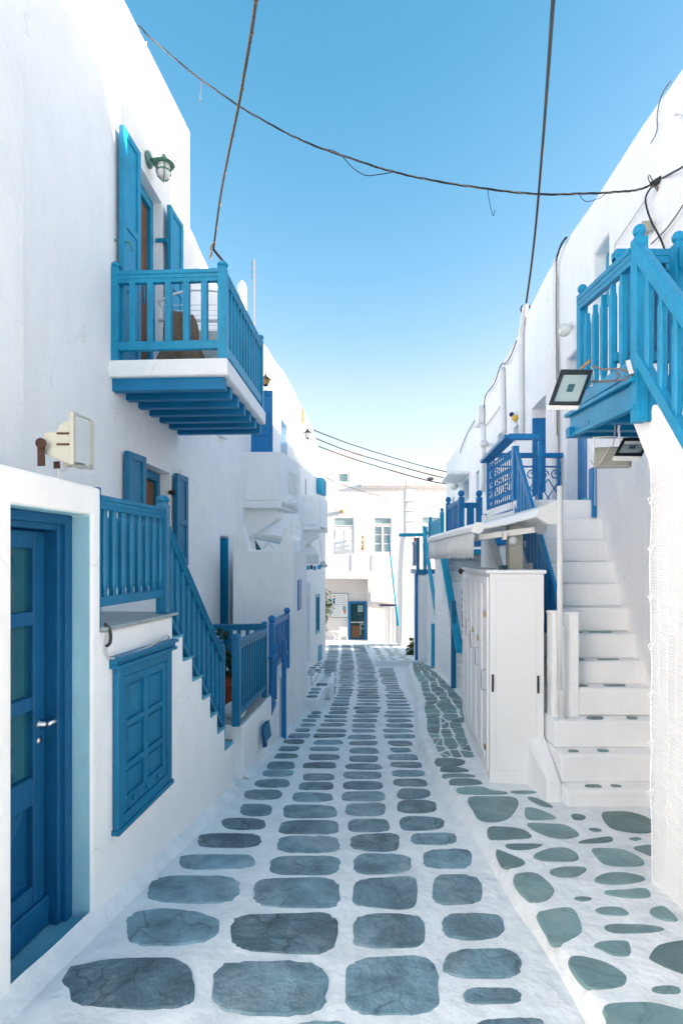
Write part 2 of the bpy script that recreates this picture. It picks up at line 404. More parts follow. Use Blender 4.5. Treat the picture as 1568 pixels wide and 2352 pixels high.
def leaves(mb, c, r, n, size, rng, sc=(1, 1, 1)):
    for _ in range(n):
        while True:
            q = Vector((rng.uniform(-1, 1), rng.uniform(-1, 1), rng.uniform(-1, 1)))
            if q.length <= 1: break
        p = Vector(c)+Vector((q.x*sc[0], q.y*sc[1], q.z*sc[2]))*r
        a = Vector((rng.uniform(-1, 1), rng.uniform(-1, 1), rng.uniform(-.6, .6))).normalized()
        b = a.cross(Vector((rng.uniform(-1, 1), rng.uniform(-1, 1), rng.uniform(-1, 1)))).normalized()
        s_ = size*rng.uniform(.6, 1.3); nn = a.cross(b)
        mb.add([p-a*s_, p+b*s_*.5+nn*s_*.15, p+a*s_, p-b*s_*.5+nn*s_*.15], [(0, 1, 2, 3)])
    return mb
# ================================================================== GROUND
g = MB(); g.box(-400, 400, -300, 500, -4.2, -3.4)
ground = g.build('ground', 'earth', kind='structure')
# the whitewashed street bed
xs = [-6+0.5*i for i in range(7)]+[-2.5+0.11*i for i in range(46)]+[2.6+0.6*i for i in range(10)]
ys = [-3, -2, -1, 0]+[1+0.11*i for i in range(64)]+[8.1+0.3*i for i in range(30)]+[17.2+0.8*i for i in range(16)]
mb = MB(); nx = len(xs)
for y in ys:
    for x in xs:
        mb.v.append(Vector((x, y, gz(y)+0.006*noise.noise(Vector((x*2.3, y*2.3, 1.7)))+0.002*noise.noise(Vector((x*9, y*9, 4))))))
for j in range(len(ys)-1):
    for i in range(nx-1):
        mb.f.append((j*nx+i, j*nx+i+1, (j+1)*nx+i+1, (j+1)*nx+i))
street = mb.build('street', 'mortar', kind='structure', smooth=True)
srng = random.Random(11)
def stone_from(parent, pts, m, proud=0.007, name='stone', inset=0.012):
    # pts: outline of world points on the surface; a low slab with a chamfered rim
    c = Vector((0, 0, 0))
    for p in pts: c += p
    c /= len(pts); n = len(pts)
    mb = MB(); top = []; tx_, ty_ = srng.uniform(-.014, .014), srng.uniform(-.014, .014); proud += srng.uniform(-.002, .004)
    for p in pts:
        d = p-c; L = max(d.length, 1e-4); top.append(c+d*(1-min(inset/L, .3))+Vector((0, 0, proud+d.x*tx_+d.y*ty_)))
    low = [p+Vector((0, 0, -0.012)) for p in pts]
    mb.add(top+low, [tuple(range(n))]+[(i, (i+1) % n, n+(i+1) % n, n+i) for i in range(n)])
    return mb.build(name, m, parent)
def superell(cx, cy, a, b, n, ex, jit, rng, skew=0.0, fine=0.0):
    out = []; ph = rng.uniform(0, 6.28); q = rng.uniform(-.5, .5); sd = rng.uniform(0, 99)
    for k in range(n):
        t = 2*math.pi*k/n; ct, st = math.cos(t), math.sin(t)
        x = abs(ct)**(2/ex)*math.copysign(1, ct); y = abs(st)**(2/ex)*math.copysign(1, st)
        r = 1+jit*(math.sin(2*t+ph)*.6+math.sin(3*t+ph*1.7)*.6+rng.uniform(-.2, .2))
        if fine: r += fine*noise.noise(Vector((ct*4, st*4, sd)))+fine*.6*noise.noise(Vector((ct*11, st*11, sd)))
        out.append((cx+a*x*r+skew*y*a, cy+b*y*r*(1+q*.18*x)))
    return out
near = [  # u0, u1, v0, v1, exponent
 (133, 453, 2203, 2322, 3.0), (483, 758, 2207, 2335, 3.4), (790, 1012, 2197, 2335, 3.6), (1015, 1200, 2182, 2252, 3.0), (1060, 1200, 2270, 2312, 2.8),
 (284, 502, 2090, 2177, 2.6), (528, 777, 2098, 2192, 3.8), (806, 980, 2102, 2182, 3.4), (1013, 1160, 2098, 2160, 3.0),
 (335, 553, 2014, 2077, 3.2), (577, 784, 2019, 2088, 3.8), (808, 963, 2018, 2090, 4.0), (990, 1108, 2010, 2080, 3.4),
 (410, 585, 1963, 2000, 3.6), (615, 783, 1967, 2012, 3.6), (810, 943, 1962, 2010, 3.4), (966, 1086, 1951, 1998, 3.4),
 (453, 600, 1914, 1949, 3.2), (632, 781, 1920, 1961, 3.6), (803, 920, 1916, 1956, 3.4), (942, 1050, 1913, 1943, 3.2),
 (508, 613, 1881, 1908, 3.0), (637, 780, 1886, 1919, 3.8), (797, 897, 1883, 1913, 3.4), (915, 1021, 1876, 1910, 3.2),
 (549, 628, 1847, 1876, 3.0), (648, 775, 1849, 1881, 3.8), (792, 888, 1845, 1876, 3.6), (908, 1006, 1838, 1869, 3.2),
 (560, 650, 1815, 1839, 2.8), (668, 768, 1822, 1843, 3.4), (783, 887, 1818, 1842, 3.6), (908, 990, 1812, 1836, 3.0),
 (582, 667, 1791, 1810, 2.8), (684, 768, 1798, 1816, 3.2), (785, 880, 1796, 1815, 3.4), (900, 982, 1789, 1808, 3.0),
 (601, 676, 1769, 1785, 2.8), (694, 770, 1778, 1794, 3.2), (786, 879, 1773, 1790, 3.4), (896, 978, 1770, 1786, 3.0),
 (660, 815, 2346, 2440, 3.0), (1070, 1260, 2338, 2430, 3.0), (60, 400, 2366, 2500, 3.0), (850, 1040, 2360, 2470, 3.0), (430, 640, 2362, 2480, 3.0)]
for (a, b, c, d, ex) in near:
    o = superell((a+b)/2, (c+d)/2, (b-a)/2, (d-c)/2, 44 if c > 1900 else 26, ex, 0.03, srng, srng.uniform(-.04, .04), .06)
    stone_from(street, [G(u, v) for (u, v) in o], 'stone')
cols = [
 [(5.5, -.81, -.48), (6.5, -.76, -.5), (7.6, -.67, -.42), (9.1, -.50, -.30), (11.2, -.31, -.11), (13.5, -.45, -.14), (16, -.55, -.12), (27, -.60, -.1)],
 [(5.5, -.40, -.06), (6.5, -.39, -.01), (7.6, -.334, .05), (9.1, -.22, .147), (11.2, -.05, .235), (13.5, -.08, .325), (16, -.05, .40), (27, 0, .5)],
 [(5.5, .01, .42), (6.5, .07, .43), (7.6, .12, .497), (9.1, .22, .637), (11.2, .306, .80), (13.5, .39, .88), (16, .45, .98), (27, .55, 1.1)],
 [(5.5, .495, .857), (6.5, .55, .86), (7.6, .587, 1.01), (9.1, .738, 1.198), (11.2, .91, 1.25), (13.5, .95, 1.40), (16, 1.05, 1.5)]]
for ci, cc in enumerate(cols):
    y = 5.86+srng.uniform(-.05, .05)
    while y < (15.6 if ci == 3 else 26.6):
        stp = srng.uniform(.31, .39) if y < 16 else srng.uniform(.42, .58)
        if ci == 0 and 9.0 < y < 10.3: y += stp; continue
        x0 = pl([(q[0], q[1]) for q in cc], y)+srng.uniform(-.03, .03); x1 = pl([(q[0], q[2]) for q in cc], y)+srng.uniform(-.03, .03)
        hh = (stp-srng.uniform(.085, .12))/2
        o = superell((x0+x1)/2, y, (x1-x0)/2, hh, 18 if y < 10 else 12, srng.uniform(2.6, 4.4), .05, srng, srng.uniform(-.08, .08), .05)
        stone_from(street, [Vector((x, yy, gz(yy))) for (x, yy) in o], 'stone')
        y += stp
# stones over on the left of the far street, in front of the shuttered house
for y in (14.2, 14.75, 15.3, 15.9, 16.6, 17.3):
    for x in (-.95, -.72):
        o = superell(x+srng.uniform(-.04, .04)+(y-14.2)*.08, y, .11, .19, 12, 3.2, .06, srng)
        stone_from(street, [Vector((q[0], q[1], gz(q[1]))) for q in o], 'stone')
for y in (23.0, 24.1, 25.2, 26.2):
    for x in (-1.2, -2.0, 1.5, 2.3, 3.1):
        o = superell(x+srng.uniform(-.1, .1), y, .3, .3, 12, 3.0, .08, srng)
        stone_from(street, [Vector((q[0], q[1], gz(q[1]))) for q in o], 'stone')
# ------------------------------------------------------------------ raised pavement on the right
curb_b = [(-1, 1.02), (2.2, 1.0), (2.64, 1.0), (2.97, .974), (3.8, .975), (4.66, .932), (5.8, .908), (7.0, .95), (8.2, 1.10), (9.3, 1.25), (10.5, 1.36), (11.8, 1.42), (14, 1.66), (16.2, 1.98), (19, 2.6)]
def ph(y): return pl([(-1, .085), (2.4, .085), (4, .11), (8, .12), (9, .15), (10, .24), (12, .34), (13.2, .30), (14.5, .16), (17, .10), (22, .08)], y)
mb = MB(); rows = [-1+0.25*i for i in range(81)]; prev = None
for y in rows:
    x = pl(curb_b, y)+.012*noise.noise(Vector((y*2.0, 0, 3))); h = ph(y)+.006*noise.noise(Vector((y*3, 5, 3)))
    z = gz(y)
    xx = [(x-.03, z-.05), (x, z+.004), (x+.02+h*.12, z+h*.78), (x+.045+h*.14, z+h*.97), (x+.085+h*.14, z+h)]+[(x+.12+h*.14+(4.2-x)*k/10, z+h+.003*noise.noise(Vector((k*3.1, y*4, 9)))) for k in range(1, 11)]+[(4.6, z-.4)]
    b = len(mb.v); mb.v += [Vector((p[0], y, p[1])) for p in xx]
    if prev is not None:
        for k in range(len(xx)-1): mb.f.append((prev+k, prev+k+1, b+k+1, b+k))
    prev = b
pavement = mb.build('pavement', 'mortar', kind='structure', smooth=True)
flags = [
 [(580,565),(700,560),(790,563),(815,590),(780,650),(720,675),(640,670),(600,620)], [(850,560),(900,565),(975,605),(930,605),(880,585)],
 [(845,610),(900,615),(990,655),(940,665),(860,665),(838,640)], [(670,700),(760,697),(840,710),(878,745),(800,755),(690,755)],
 [(848,683),(950,683),(1030,690),(1095,730),(1060,750),(990,753),(900,725)], [(1052,640),(1090,638),(1125,650),(1110,665),(1065,663)],
 [(1190,640),(1230,628),(1330,632),(1430,670),(1430,722),(1330,725),(1230,700)], [(1130,705),(1170,702),(1200,715),(1160,720)],
 [(1085,772),(1140,755),(1230,745),(1248,760),(1200,772)], [(1315,750),(1350,743),(1382,752),(1350,763)],
 [(1336,795),(1370,783),(1440,783),(1440,836),(1370,815)], [(748,780),(830,773),(928,778),(870,803),(780,803)],
 [(708,805),(750,815),(835,850),(842,870),(800,885),(745,880),(720,850)], [(878,830),(940,800),(1020,793),(1080,815),(1093,845),(1060,857),(960,858),(900,850)],
 [(1145,800),(1200,795),(1300,805),(1385,850),(1385,875),(1300,881),(1210,872),(1165,835)], [(952,900),(1000,882),(1090,882),(1128,893),(1080,925),(1020,930),(970,920)],
 [(788,925),(830,910),(900,915),(970,970),(978,1000),(950,1035),(890,1047),(850,1025),(800,970)], [(1158,940),(1210,910),(1300,907),(1395,930),(1370,950),(1280,962),(1190,958)],
 [(1203,998),(1300,988),(1400,983),(1421,1020),(1330,1027),(1240,1015)], [(1063,1028),(1100,1018),(1153,1028),(1110,1042)],
 [(1158,1082),(1200,1065),(1280,1068),(1325,1095),(1300,1108),(1200,1103)], [(1410,1080),(1450,1066),(1490,1070),(1550,1130),(1480,1130),(1425,1110)],
 [(893,1100),(930,1080),(1010,1068),(1070,1078),(1110,1165),(1070,1210),(975,1240),(940,1190)], [(1200,1160),(1260,1145),(1400,1150),(1488,1170),(1400,1187),(1250,1187)],
 [(1152,1245),(1200,1223),(1300,1223),(1328,1240),(1326,1290),(1250,1292),(1190,1265)], [(1408,1290),(1450,1240),(1568,1220),(1640,1225),(1640,1390),(1568,1378),(1480,1345),(1415,1310)],
 [(1040,1300),(1100,1290),(1220,1320),(1300,1370),(1317,1400),(1290,1435),(1190,1448),(1120,1430),(1060,1360)], [(1417,1445),(1480,1427),(1555,1440),(1550,1465),(1460,1465)],
 [(1198,1520),(1280,1503),(1420,1503),(1568,1540),(1640,1560),(1640,1680),(1230,1680),(1215,1580)],
 [(530,520),(640,513),(690,530),(760,540),(740,547),(560,548)], [(775,533),(850,530),(900,538),(850,545),(790,543)], [(500,478),(600,475),(650,495),(610,505),(510,505)],
 [(465,455),(560,452),(620,465),(560,470),(480,470)], [(430,385),(520,382),(570,395),(540,415),(450,417)], [(455,425),(530,422),(590,440),(540,448),(470,445)]]
for P in flags:
    w = []
    for (x, y) in P:
        u, v = 784+x/2.0, 1552+y/2.0
        q = G(u, v, .06)
        for _ in range(4): q = G(u, v, ph(q.y))
        w.append(q)
    stone_from(pavement, catmull(w, 3, True), 'flag', .006, inset=.008)
# crazy paving further along, between the kerb and the stairs
ycp = [5.72]
while ycp[-1] < 17.2: ycp.append(ycp[-1]+srng.uniform(.25, .40))
def cp_x1(y): return 1.344+.1364*(y-4.94)-.035 if y < 7.6 else (2.05 if y < 12.8 else 2.42)
NC = 3; gp = []
for j, y in enumerate(ycp):
    x0, x1 = pl(curb_b, y)+.14, cp_x1(y); row = []
    for c_ in range(NC+1):
        t = c_/NC+(srng.uniform(-.10, .10) if 0 < c_ < NC else 0)
        row.append(Vector((lerp(x0, x1, t), y+(srng.uniform(-.09, .09) if j else srng.uniform(-.02, .02)), 0)))
    gp.append(row)
for j in range(len(ycp)-1):
    for c_ in range(NC):
        q = [gp[j][c_], gp[j][c_+1], gp[j+1][c_+1], gp[j+1][c_]]
        parts = [q] if srng.random() < .55 else ([[q[0], q[1], q[2]], [q[0], q[2], q[3]]] if srng.random() < .5 else [[q[0], q[1], q[3]], [q[1], q[2], q[3]]])
        for pt_ in parts:
            cen = sum(pt_, Vector((0, 0, 0)))/len(pt_); w = []
            for i, p in enumerate(pt_):
                d = p-cen; L_ = d.length; sh = .030 if len(pt_) == 4 else .045
                p2 = cen+d*max(.3, 1-sh/L_); pn_ = pt_[(i+1) % len(pt_)]; dn_ = pn_-cen; pn2 = cen+dn_*max(.3, 1-sh/dn_.length)
                w += [p2.lerp(pn2, .09), p2.lerp(pn2, .91)]
            stone_from(pavement, [Vector((p.x, p.y, gz(p.y)+ph(p.y)+.003)) for p in w], 'flag', .005, inset=.004)
# raised landing in front of the far shop
plat = MB()
for (ya, yb, xa, xb) in ((16.2, 27.2, 1.08, 2.02),):
    plat.hexa([(xa, ya, gz(ya)-.1), (xb+.5, ya, gz(ya)-.1), (xb+1.4, yb, gz(yb)-.1), (xa+.25, yb, gz(yb)-.1), (xa, ya, gz(ya)+.19), (xb+.5, ya, gz(ya)+.19), (xb+1.4, yb, gz(yb)+.07), (xa+.25, yb, gz(yb)+.07)])
platform = plat.build('pavement_landing', 'mortar', kind='structure', bevel=.03, seg=3)
for y in [16.6+.72*i for i in range(14)]:
    t = (y-16.2)/11
    for k in range(3):
        x = 1.08+.25*t+.18+k*(.32+.1*t)+srng.uniform(-.06, .06)
        o = superell(x, y+srng.uniform(-.1, .1), srng.uniform(.07, .13), srng.uniform(.10, .2), 10, 2.4, .1, srng)
        stone_from(platform, [Vector((p[0], p[1], gz(p[1])+lerp(.19, .07, t))) for p in o], 'flag', .006, inset=.006)
# ================================================================== LEFT: tall house with the blue balcony
A = WP((-2.424, 0), (-2.424+.0528*8, 8), 1)
def As(u): return A.s_at(u)
houseA = thing('house', 'tall white house on the left with a blue balcony and opened shutters', 'house', (-3.5, 4, gz(4)))
sdoor0, sdoor1 = As(318), As(372)
swin0, swin1 = As(321), As(392)
holesA = [(rect(sdoor0, sdoor1, 3.76, 6.08), .26), (rect(swin0, swin1, 1.86, 2.97), .26)]
outA = [(-3, -.6), (As(435.5), -.6), (As(435.5), 7.66)]+[(As(u), A.z(u, v)) for (u, v) in ((432, 296), (424, 279), (380, 190), (330, 90), (285, 0))]+[(3.5, 7.2), (-3, 6.9)]
wall(A, outA, holesA, 5.0).build('wall', 'plaster', houseA, bevel=.035, seg=3)
# shallow pier at the edge of the picture, rounded on top
pr = [A.w(-1.0, 2.2, 0), A.w(As(19), 2.2, 0)]+[A.w(As(19)-q[0], q[1], 0) for q in ((0, 5.05), (.03, 5.2), (.12, 5.33), (.3, 5.42))]+[A.w(-1.0, 5.5, 0)]
MB().prism(pr, A.nv()*.12).build('pier', 'plaster', houseA, bevel=.02, seg=2)
# cable chased into the wall near the roof
MB().tube([A.wpx(273, 0, .01), A.wpx(310, 105, .012), A.wpx(372, 287, .012), A.wpx(420, 425, .012)], .008, 6).build('wall_cable', 'plaster', houseA, smooth=True)
MB().tube([A.wpx(336, 95, .01), A.wpx(329, 160, .01), A.wpx(321, 225, .01)], .006, 6).build('wall_cable', 'plaster', houseA, smooth=True)
def shutter(parent, wp, s0, s1, z0, z1, n0, m, panels, th=.035, name='shutter', tilt=0.0):
    # a leaf lying near the wall: frame + recessed raised panels as sub-parts
    mb = MB(); fw = min(.07, (s1-s0)*.2)
    ta = tilt
    def bx(a, b, c, d, na, nb, tgt):
        f = lambda s_: ta*(s_-s0)
        tgt.hexa([wp.w(a, c, na+f(a)), wp.w(b, c, na+f(b)), wp.w(b, c, nb+f(b)), wp.w(a, c, nb+f(a)), wp.w(a, d, na+f(a)), wp.w(b, d, na+f(b)), wp.w(b, d, nb+f(b)), wp.w(a, d, nb+f(a))])
    bx(s0, s0+fw, z0, z1, n0, n0+th, mb); bx(s1-fw, s1, z0, z1, n0, n0+th, mb)
    zs = [z0+(z1-z0)*p for p in panels]
    for i, zz in enumerate(zs):
        h = .10 if i == 0 else .07
        a = zz if i == 0 else (zz-h if i == len(zs)-1 else zz-h/2)
        bx(s0+fw, s1-fw, a, a+h, n0+.001, n0+th-.001, mb)
    o = mb.build(name, m, parent, bevel=.005, seg=2)
    for a, b in zip(zs, zs[1:]):
        q = MB(); bx(s0+fw-.005, s1-fw+.005, a+.03, b-.03, n0+.006, n0+th-.016, q)
        q.build('panel', m, o)
    return o
# frame in blue, brown wooden leaf set in it
fr = MB()
A.box(fr, sdoor1-.075, sdoor1-.003, 3.78, 6.075, -.255, -.10); A.box(fr, sdoor0+.003, sdoor1-.075, 5.97, 6.075, -.255, -.10); A.box(fr, sdoor0+.003, sdoor0+.07, 3.78, 5.97, -.255, -.10)
bdoor = fr.build('balcony_door', 'teal_left', houseA, bevel=.006)
lf = MB()
A.box(lf, sdoor1-.30, sdoor1-.078, 3.80, 5.965, -.254, -.145); A.box(lf, sdoor0+.075, sdoor0+.14, 3.80, 5.965, -.254, -.145)
for z in (3.80, 4.35, 5.1, 5.87): A.box(lf, sdoor0+.14, sdoor1-.30, z, z+.09, -.253, -.15)
lf.build('wooden_leaf', 'wood', bdoor, bevel=.006)
gl = MB(); A.box(gl, sdoor0+.14, sdoor1-.30, 3.89, 5.87, -.25, -.235); gl.build('pane', 'glass', bdoor)
s1_ = shutter(houseA, A, As(263), As(302), 3.80, 6.05, .04, 'teal_left', (0, .33, .60, 1), .05, tilt=.03)
s2_ = shutter(houseA, A, As(373), As(400), 3.80, 6.07, .05, 'teal_left', (0, .33, .60, 1), .05, tilt=.05)
MB().tube([A.w(As(297)-.1, 4.72, .12), A.w(As(297)-.02, 4.70, .15), A.w(As(297)+.03, 4.60, .14), A.w(As(297)+.04, 4.52, .13)], .012, 6).build('latch', 'teal_left', s1_, smooth=True)
MB().tube([A.w(As(262), 4.95, .0), A.w(As(268), 4.95, .13), A.w(As(272), 4.88, .14)], .009, 6).build('catch', 'green_paint', s1_, smooth=True)
hg = MB(); A.box(hg, sdoor1-.02, sdoor1+.02, 5.62, 5.66, -.07, .06); A.box(hg, sdoor1+.02, As(378), 5.64, 5.68, .03, .05); hg.build('hinge', 'teal_left', s2_)
# lower window with opened shutters behind the stair landing
fr = MB(); A.box(fr, swin1-.09, swin1-.003, 1.87, 2.96, -.255, -.13); A.box(fr, swin0+.003, swin1-.09, 2.86, 2.96, -.255, -.13); A.box(fr, swin0+.003, swin0+.1, 1.87, 2.86, -.255, -.13)
win = fr.build('window', 'blue_left', houseA, bevel=.006)
lf = MB(); A.box(lf, swin1-.36, swin1-.093, 1.88, 2.855, -.254, -.17); A.box(lf, swin0+.1, swin0+.2, 1.88, 2.855, -.254, -.17); A.box(lf, swin0+.2, swin1-.36, 2.76, 2.855, -.254, -.17); A.box(lf, swin0+.2, swin1-.36, 2.3, 2.36, -.254, -.17)
lf.build('wooden_leaf', 'wood', win, bevel=.005)
gl = MB(); A.box(gl, swin0+.2, swin1-.36, 1.9, 2.78, -.25, -.23); gl.build('pane', 'glass', win)
shutter(houseA, A, As(278), As(312), 1.85, 2.98, .03, 'blue_left', (0, .48, 1), .05, tilt=.10)
shutter(houseA, A, As(393), As(416), 1.85, 2.98, .03, 'blue_left', (0, .48, 1), .05, tilt=.05)
hg = MB(); A.box(hg, swin1-.03, swin1+.05, 2.72, 2.76, -.02, .05); hg.build('hinge', 'iron_rust', houseA)
vd = A.wpx(417, 1088, .0); MB().lathe([(.075, 0), (.075, .012), (.06, .02)], vd, 18, tuple(A.nv())).build('vent', 'white_metal', houseA)
# ---------------- balcony
bs0, bs1 = As(255), As(405)
bw = 1.08
zsl0, zsl1 = 3.62, 3.78
sl = MB(); A.box(sl, bs0-.03, bs1+.10, zsl0, zsl1, -.05, bw+.03)
slab = sl.build('balcony_slab', 'plaster', houseA, bevel=.02, seg=3)
for i in range(7):
    q = lerp(bs0+.02, bs1+.03, i/6); mb = MB()
    A.box(mb, q, q+.085, 3.505, 3.618, -.05, bw+(.0 if i else .02)-.03); mb.build('beam', 'blue_beam', houseA, bevel=.006)
mb = MB(); A.box(mb, bs0+.02, bs1+.1, 3.612, 3.619, -.04, bw-.05); mb.build('soffit_boards', 'blue_beam', houseA)
def Ap(s_, n): p = A.w(s_, 0, n); return (p.x, p.y)
zt, zb = 4.60, 3.97
p_in, p_cn, p_fc, p_fi = Ap(bs0+.03, .03), Ap(bs0+.03, bw-.03), Ap(bs1+.04, bw-.03), Ap(bs1+.04, .03)
r1 = mkrail(houseA, 'balcony_railing', p_in, p_cn, zt, zt, zb-.05, zb-.05, .05, .09, .08, 'teal_left')
r2 = mkrail(houseA, 'balcony_railing', p_cn, p_fc, zt, zt+.02, zb-.08, zb-.06, .05, .07, .10, 'teal_left')
r3 = mkrail(houseA, 'balcony_railing', p_fc, p_fi, zt+.02, zt+.02, zb-.05, zb-.05, .05, .07, .07, 'teal_left')
for (p, w_, top) in ((p_in, .07, 4.66), (p_cn, .082, 4.63), (p_fc, .075, 4.67)):
    post(MB(), p[0], p[1], zsl1, top, w_).build('post', 'teal_left', r1, bevel=.004)
balusters(r1, p_in, p_cn, zb-.02, zb-.02, zt-.07-zb+.02, 5, .055, 'square', 'teal_left')
balusters(r2, p_cn, p_fc, zb-.03, zb-.01, zt-.05-zb+.03, 12, .035, 'square', 'teal_left')
balusters(r3, p_fc, p_fi, zb-.03, zb-.03, zt-.05-zb+.03, 5, .045, 'square', 'teal_left')
# clothes rack and laundry on the balcony
rk = thing('drying_rack', 'white folding drying rack standing on the blue balcony', 'drying rack', tuple(A.w(lerp(bs0, bs1, .45), zsl1, .6)))
def Q(s_, n, z): return A.w(lerp(bs0, bs1, s_), z, n)
mb = MB()
mb.tube(catmull([Q(.30, .25, 4.58), Q(.3, .45, 4.66), Q(.3, .7, 4.68), Q(.3, .95, 4.60), Q(.75, .95, 4.52), Q(.75, .25, 4.52), Q(.30, .25, 4.58)], 5), .011, 6)
mb.tube([Q(.3, .32, 4.58), Q(.62, .34, 3.80)], .010, 6); mb.tube([Q(.75, .3, 4.52), Q(.35, .34, 3.80)], .010, 6)
mb.tube([Q(.3, .92, 4.58), Q(.62, .9, 3.80)], .010, 6); mb.tube([Q(.75, .9, 4.52), Q(.35, .9, 3.80)], .010, 6)
mb.tube([Q(.35, .34, 3.80), Q(.35, .9, 3.80)], .010, 6); mb.tube([Q(.62, .34, 3.80), Q(.62, .9, 3.80)], .010, 6)
mb.tube([Q(.22, .3, 4.32), Q(.22, .92, 4.30)], .016, 6); mb.tube([Q(.22, .3, 4.32), Q(.3, .3, 4.56)], .01, 6); mb.tube([Q(.22, .92, 4.30), Q(.3, .92, 4.56)], .01, 6)
mb.build('frame', 'white_metal', rk, smooth=True)
for k in range(6):
    MB().tube([Q(.33+.07*k, .25, 4.56), Q(.33+.07*k, .94, 4.55)], .004, 5).build('bar', 'white_metal', rk)
def cloth(name, label, m, q0, q1, n0, n1, z1, z0, seed, thing_=True, waves=5.0, amp=.03, flare=.12):
    r = random.Random(seed); mb = MB(); W, H = 12, 12; th = .008
    for side in (0, 1):
        for j in range(H+1):
            for i in range(W+1):
                a, b = i/W, j/H
                nn = lerp(n0, n1, a)+(a-.5)*flare*(b**.6)+.03*math.sin(b*9+seed+a*3)*b
                off = amp*math.sin(a*waves*3.14+seed)*(.3+.7*b)+.02*noise.noise(Vector((a*4, b*4, seed)))
                p = A.w(lerp(bs0, bs1, lerp(q0, q1, a))+off, lerp(z1, z0+.05*math.sin(a*5+seed), b), nn)
                mb.v.append(p+A.tv()*(th*side))
    n = (W+1)*(H+1)
    for side in (0, 1):
        for j in range(H):
            for i in range(W):
                k = side*n+j*(W+1)+i; mb.f.append((k, k+1, k+W+2, k+W+1))
    ring = [i for i in range(W+1)]+[j*(W+1)+W for j in range(1, H+1)]+[H*(W+1)+i for i in range(W-1, -1, -1)]+[j*(W+1) for j in range(H-1, 0, -1)]
    for a, b in zip(ring, ring[1:]+ring[:1]): mb.f.append((a, b, b+n, a+n))
    return tag(mb.build(name, m, smooth=True), label, 'laundry')
cloth('garment', 'brown garment hung from the drying rack on the blue balcony', 'brown_cloth', .14, .20, .46, .66, 4.36, 3.80, 3, waves=4, amp=.06, flare=.22)
cloth('towel', 'pale grey green towel hanging behind the brown garment', 'towel', .34, .36, .62, .86, 4.30, 3.82, 5, waves=2, amp=.02)
cloth('sheet', 'teal cloth hanging beside the corner post of the blue balcony', 'green_cloth', .42, .40, .84, .98, 4.42, 3.81, 8, waves=4, amp=.03)
# ---------------- green wall lamp
wl = thing('wall_lamp', 'green bulkhead wall lamp with glass jar above the balcony door', 'wall lamp', tuple(A.wpx(341, 368)))
c = A.wpx(341, 368); base = A.wpx(341, 366, .012)
MB().lathe([(.085, 0), (.08, .02), (.05, .03)], base, 14, tuple(A.nv())).build('wall_plate', 'green_paint', wl, smooth=True)
e = base+A.nv()*.17
MB().tube([base+A.nv()*.02, e], .018, 8).sphere(e+Vector((0, 0, .03)), .028).build('arm', 'green_paint', wl, smooth=True)
lmp = MB().lathe([(.02, .02), (.05, 0), (.06, -.03), (.11, -.05), (.12, -.06), (.085, -.07)], e, 16).build('lamp_cap', 'green_paint', wl, smooth=True)
MB().lathe([(.07, -.07), (.072, -.15), (.055, -.20), (.02, -.23)], e, 14).build('lamp_glass', 'opal', wl, smooth=True)
cg = MB()
for k in range(4):
    a = k*math.pi/2+.4; cg.tube([e+Vector((.078*math.cos(a)*q[0], .078*math.sin(a)*q[0], q[1])) for q in ((1, -.06), (1.02, -.15), (.8, -.205), (.2, -.24))], .006, 5)
cg.tube([e+Vector((.08*math.cos(t*.5236), .08*math.sin(t*.5236), -.14)) for t in range(13)], .006, 5)
cg.build('guard', 'green_paint', wl, smooth=True)
# ================================================================== stair block in front of that house
Lw = WP((-1.743, 0), (-1.743+.146*8, 8), 1)
def Ls(u): return Lw.s_at(u)
stair = thing('stair_block', 'white stair block with blue door and shuttered hatch at left', 'staircase', (-1.5, 3, gz(3)))
s_c = Ls(232)
d0, d1 = Ls(29), Ls(211)
zd_top = Lw.z(120, 1170); zd_bot = Lw.z(211, 2050)
zd_bot = .0
LAND = 1.53
h0, h1 = Ls(257), Ls(383)
steps = [(397, 1463), (421, 1518), (443, 1565), (465, 1607), (484, 1649), (500, 1684), (518, 1722)]
out = [(-2.0, -.6), (Ls(536), -.6)]
ss = [Ls(397), Ls(421), Ls(443), Ls(465), Ls(484), Ls(500), Ls(517), Ls(536)]
zs = [1.36, 1.175, .99, .80, .61, .425, .22]
prof = []
for i in range(7): prof += [(ss[i], zs[i]), (ss[i+1], zs[i])]
out += [(p[0], p[1]) for p in reversed(prof)]+[(ss[0], LAND-.012), (s_c, LAND-.012), (s_c, 2.30), (-2.0, 2.36)]
hz = [Lw.z(257, 1548), Lw.z(257, 1908)]
wall(Lw, out, [(rect(d0, d1, zd_bot, zd_top), .30)], .95).build('wall', 'plaster', stair, bevel=.018, seg=3)
# landing floor slab
mb = MB(); Lw.box(mb, s_c+.004, ss[0]+.03, LAND-.008, LAND+.012, -1.0, .03); mb.build('landing_floor', 'slate_floor', stair, bevel=.005)
# treads
for i in range(7):
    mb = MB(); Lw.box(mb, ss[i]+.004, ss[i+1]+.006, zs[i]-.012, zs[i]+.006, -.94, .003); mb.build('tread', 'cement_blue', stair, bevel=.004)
# bottom fillet where plaster runs into the street
fil = MB(); pv = None
for i in range(60):
    s_ = lerp(-1.5, ss[-1]+.02, i/59); y = Lw.w(s_, 0).y; wv = .012*noise.noise(Vector((s_*4, 2, 1)))
    b = len(fil.v); fil.v += [Lw.w(s_, gz(y)+.075+wv, -.01), Lw.w(s_, gz(y)+.04+wv, .012), Lw.w(s_, gz(y)+.012, .055+wv), Lw.w(s_, gz(y)-.02, .11+wv)]
    if pv is not None:
        for k in range(3): fil.f.append((pv+k, pv+k+1, b+k+1, b+k))
    pv = b
fil.build('wall_base', 'mortar', stair, smooth=True)
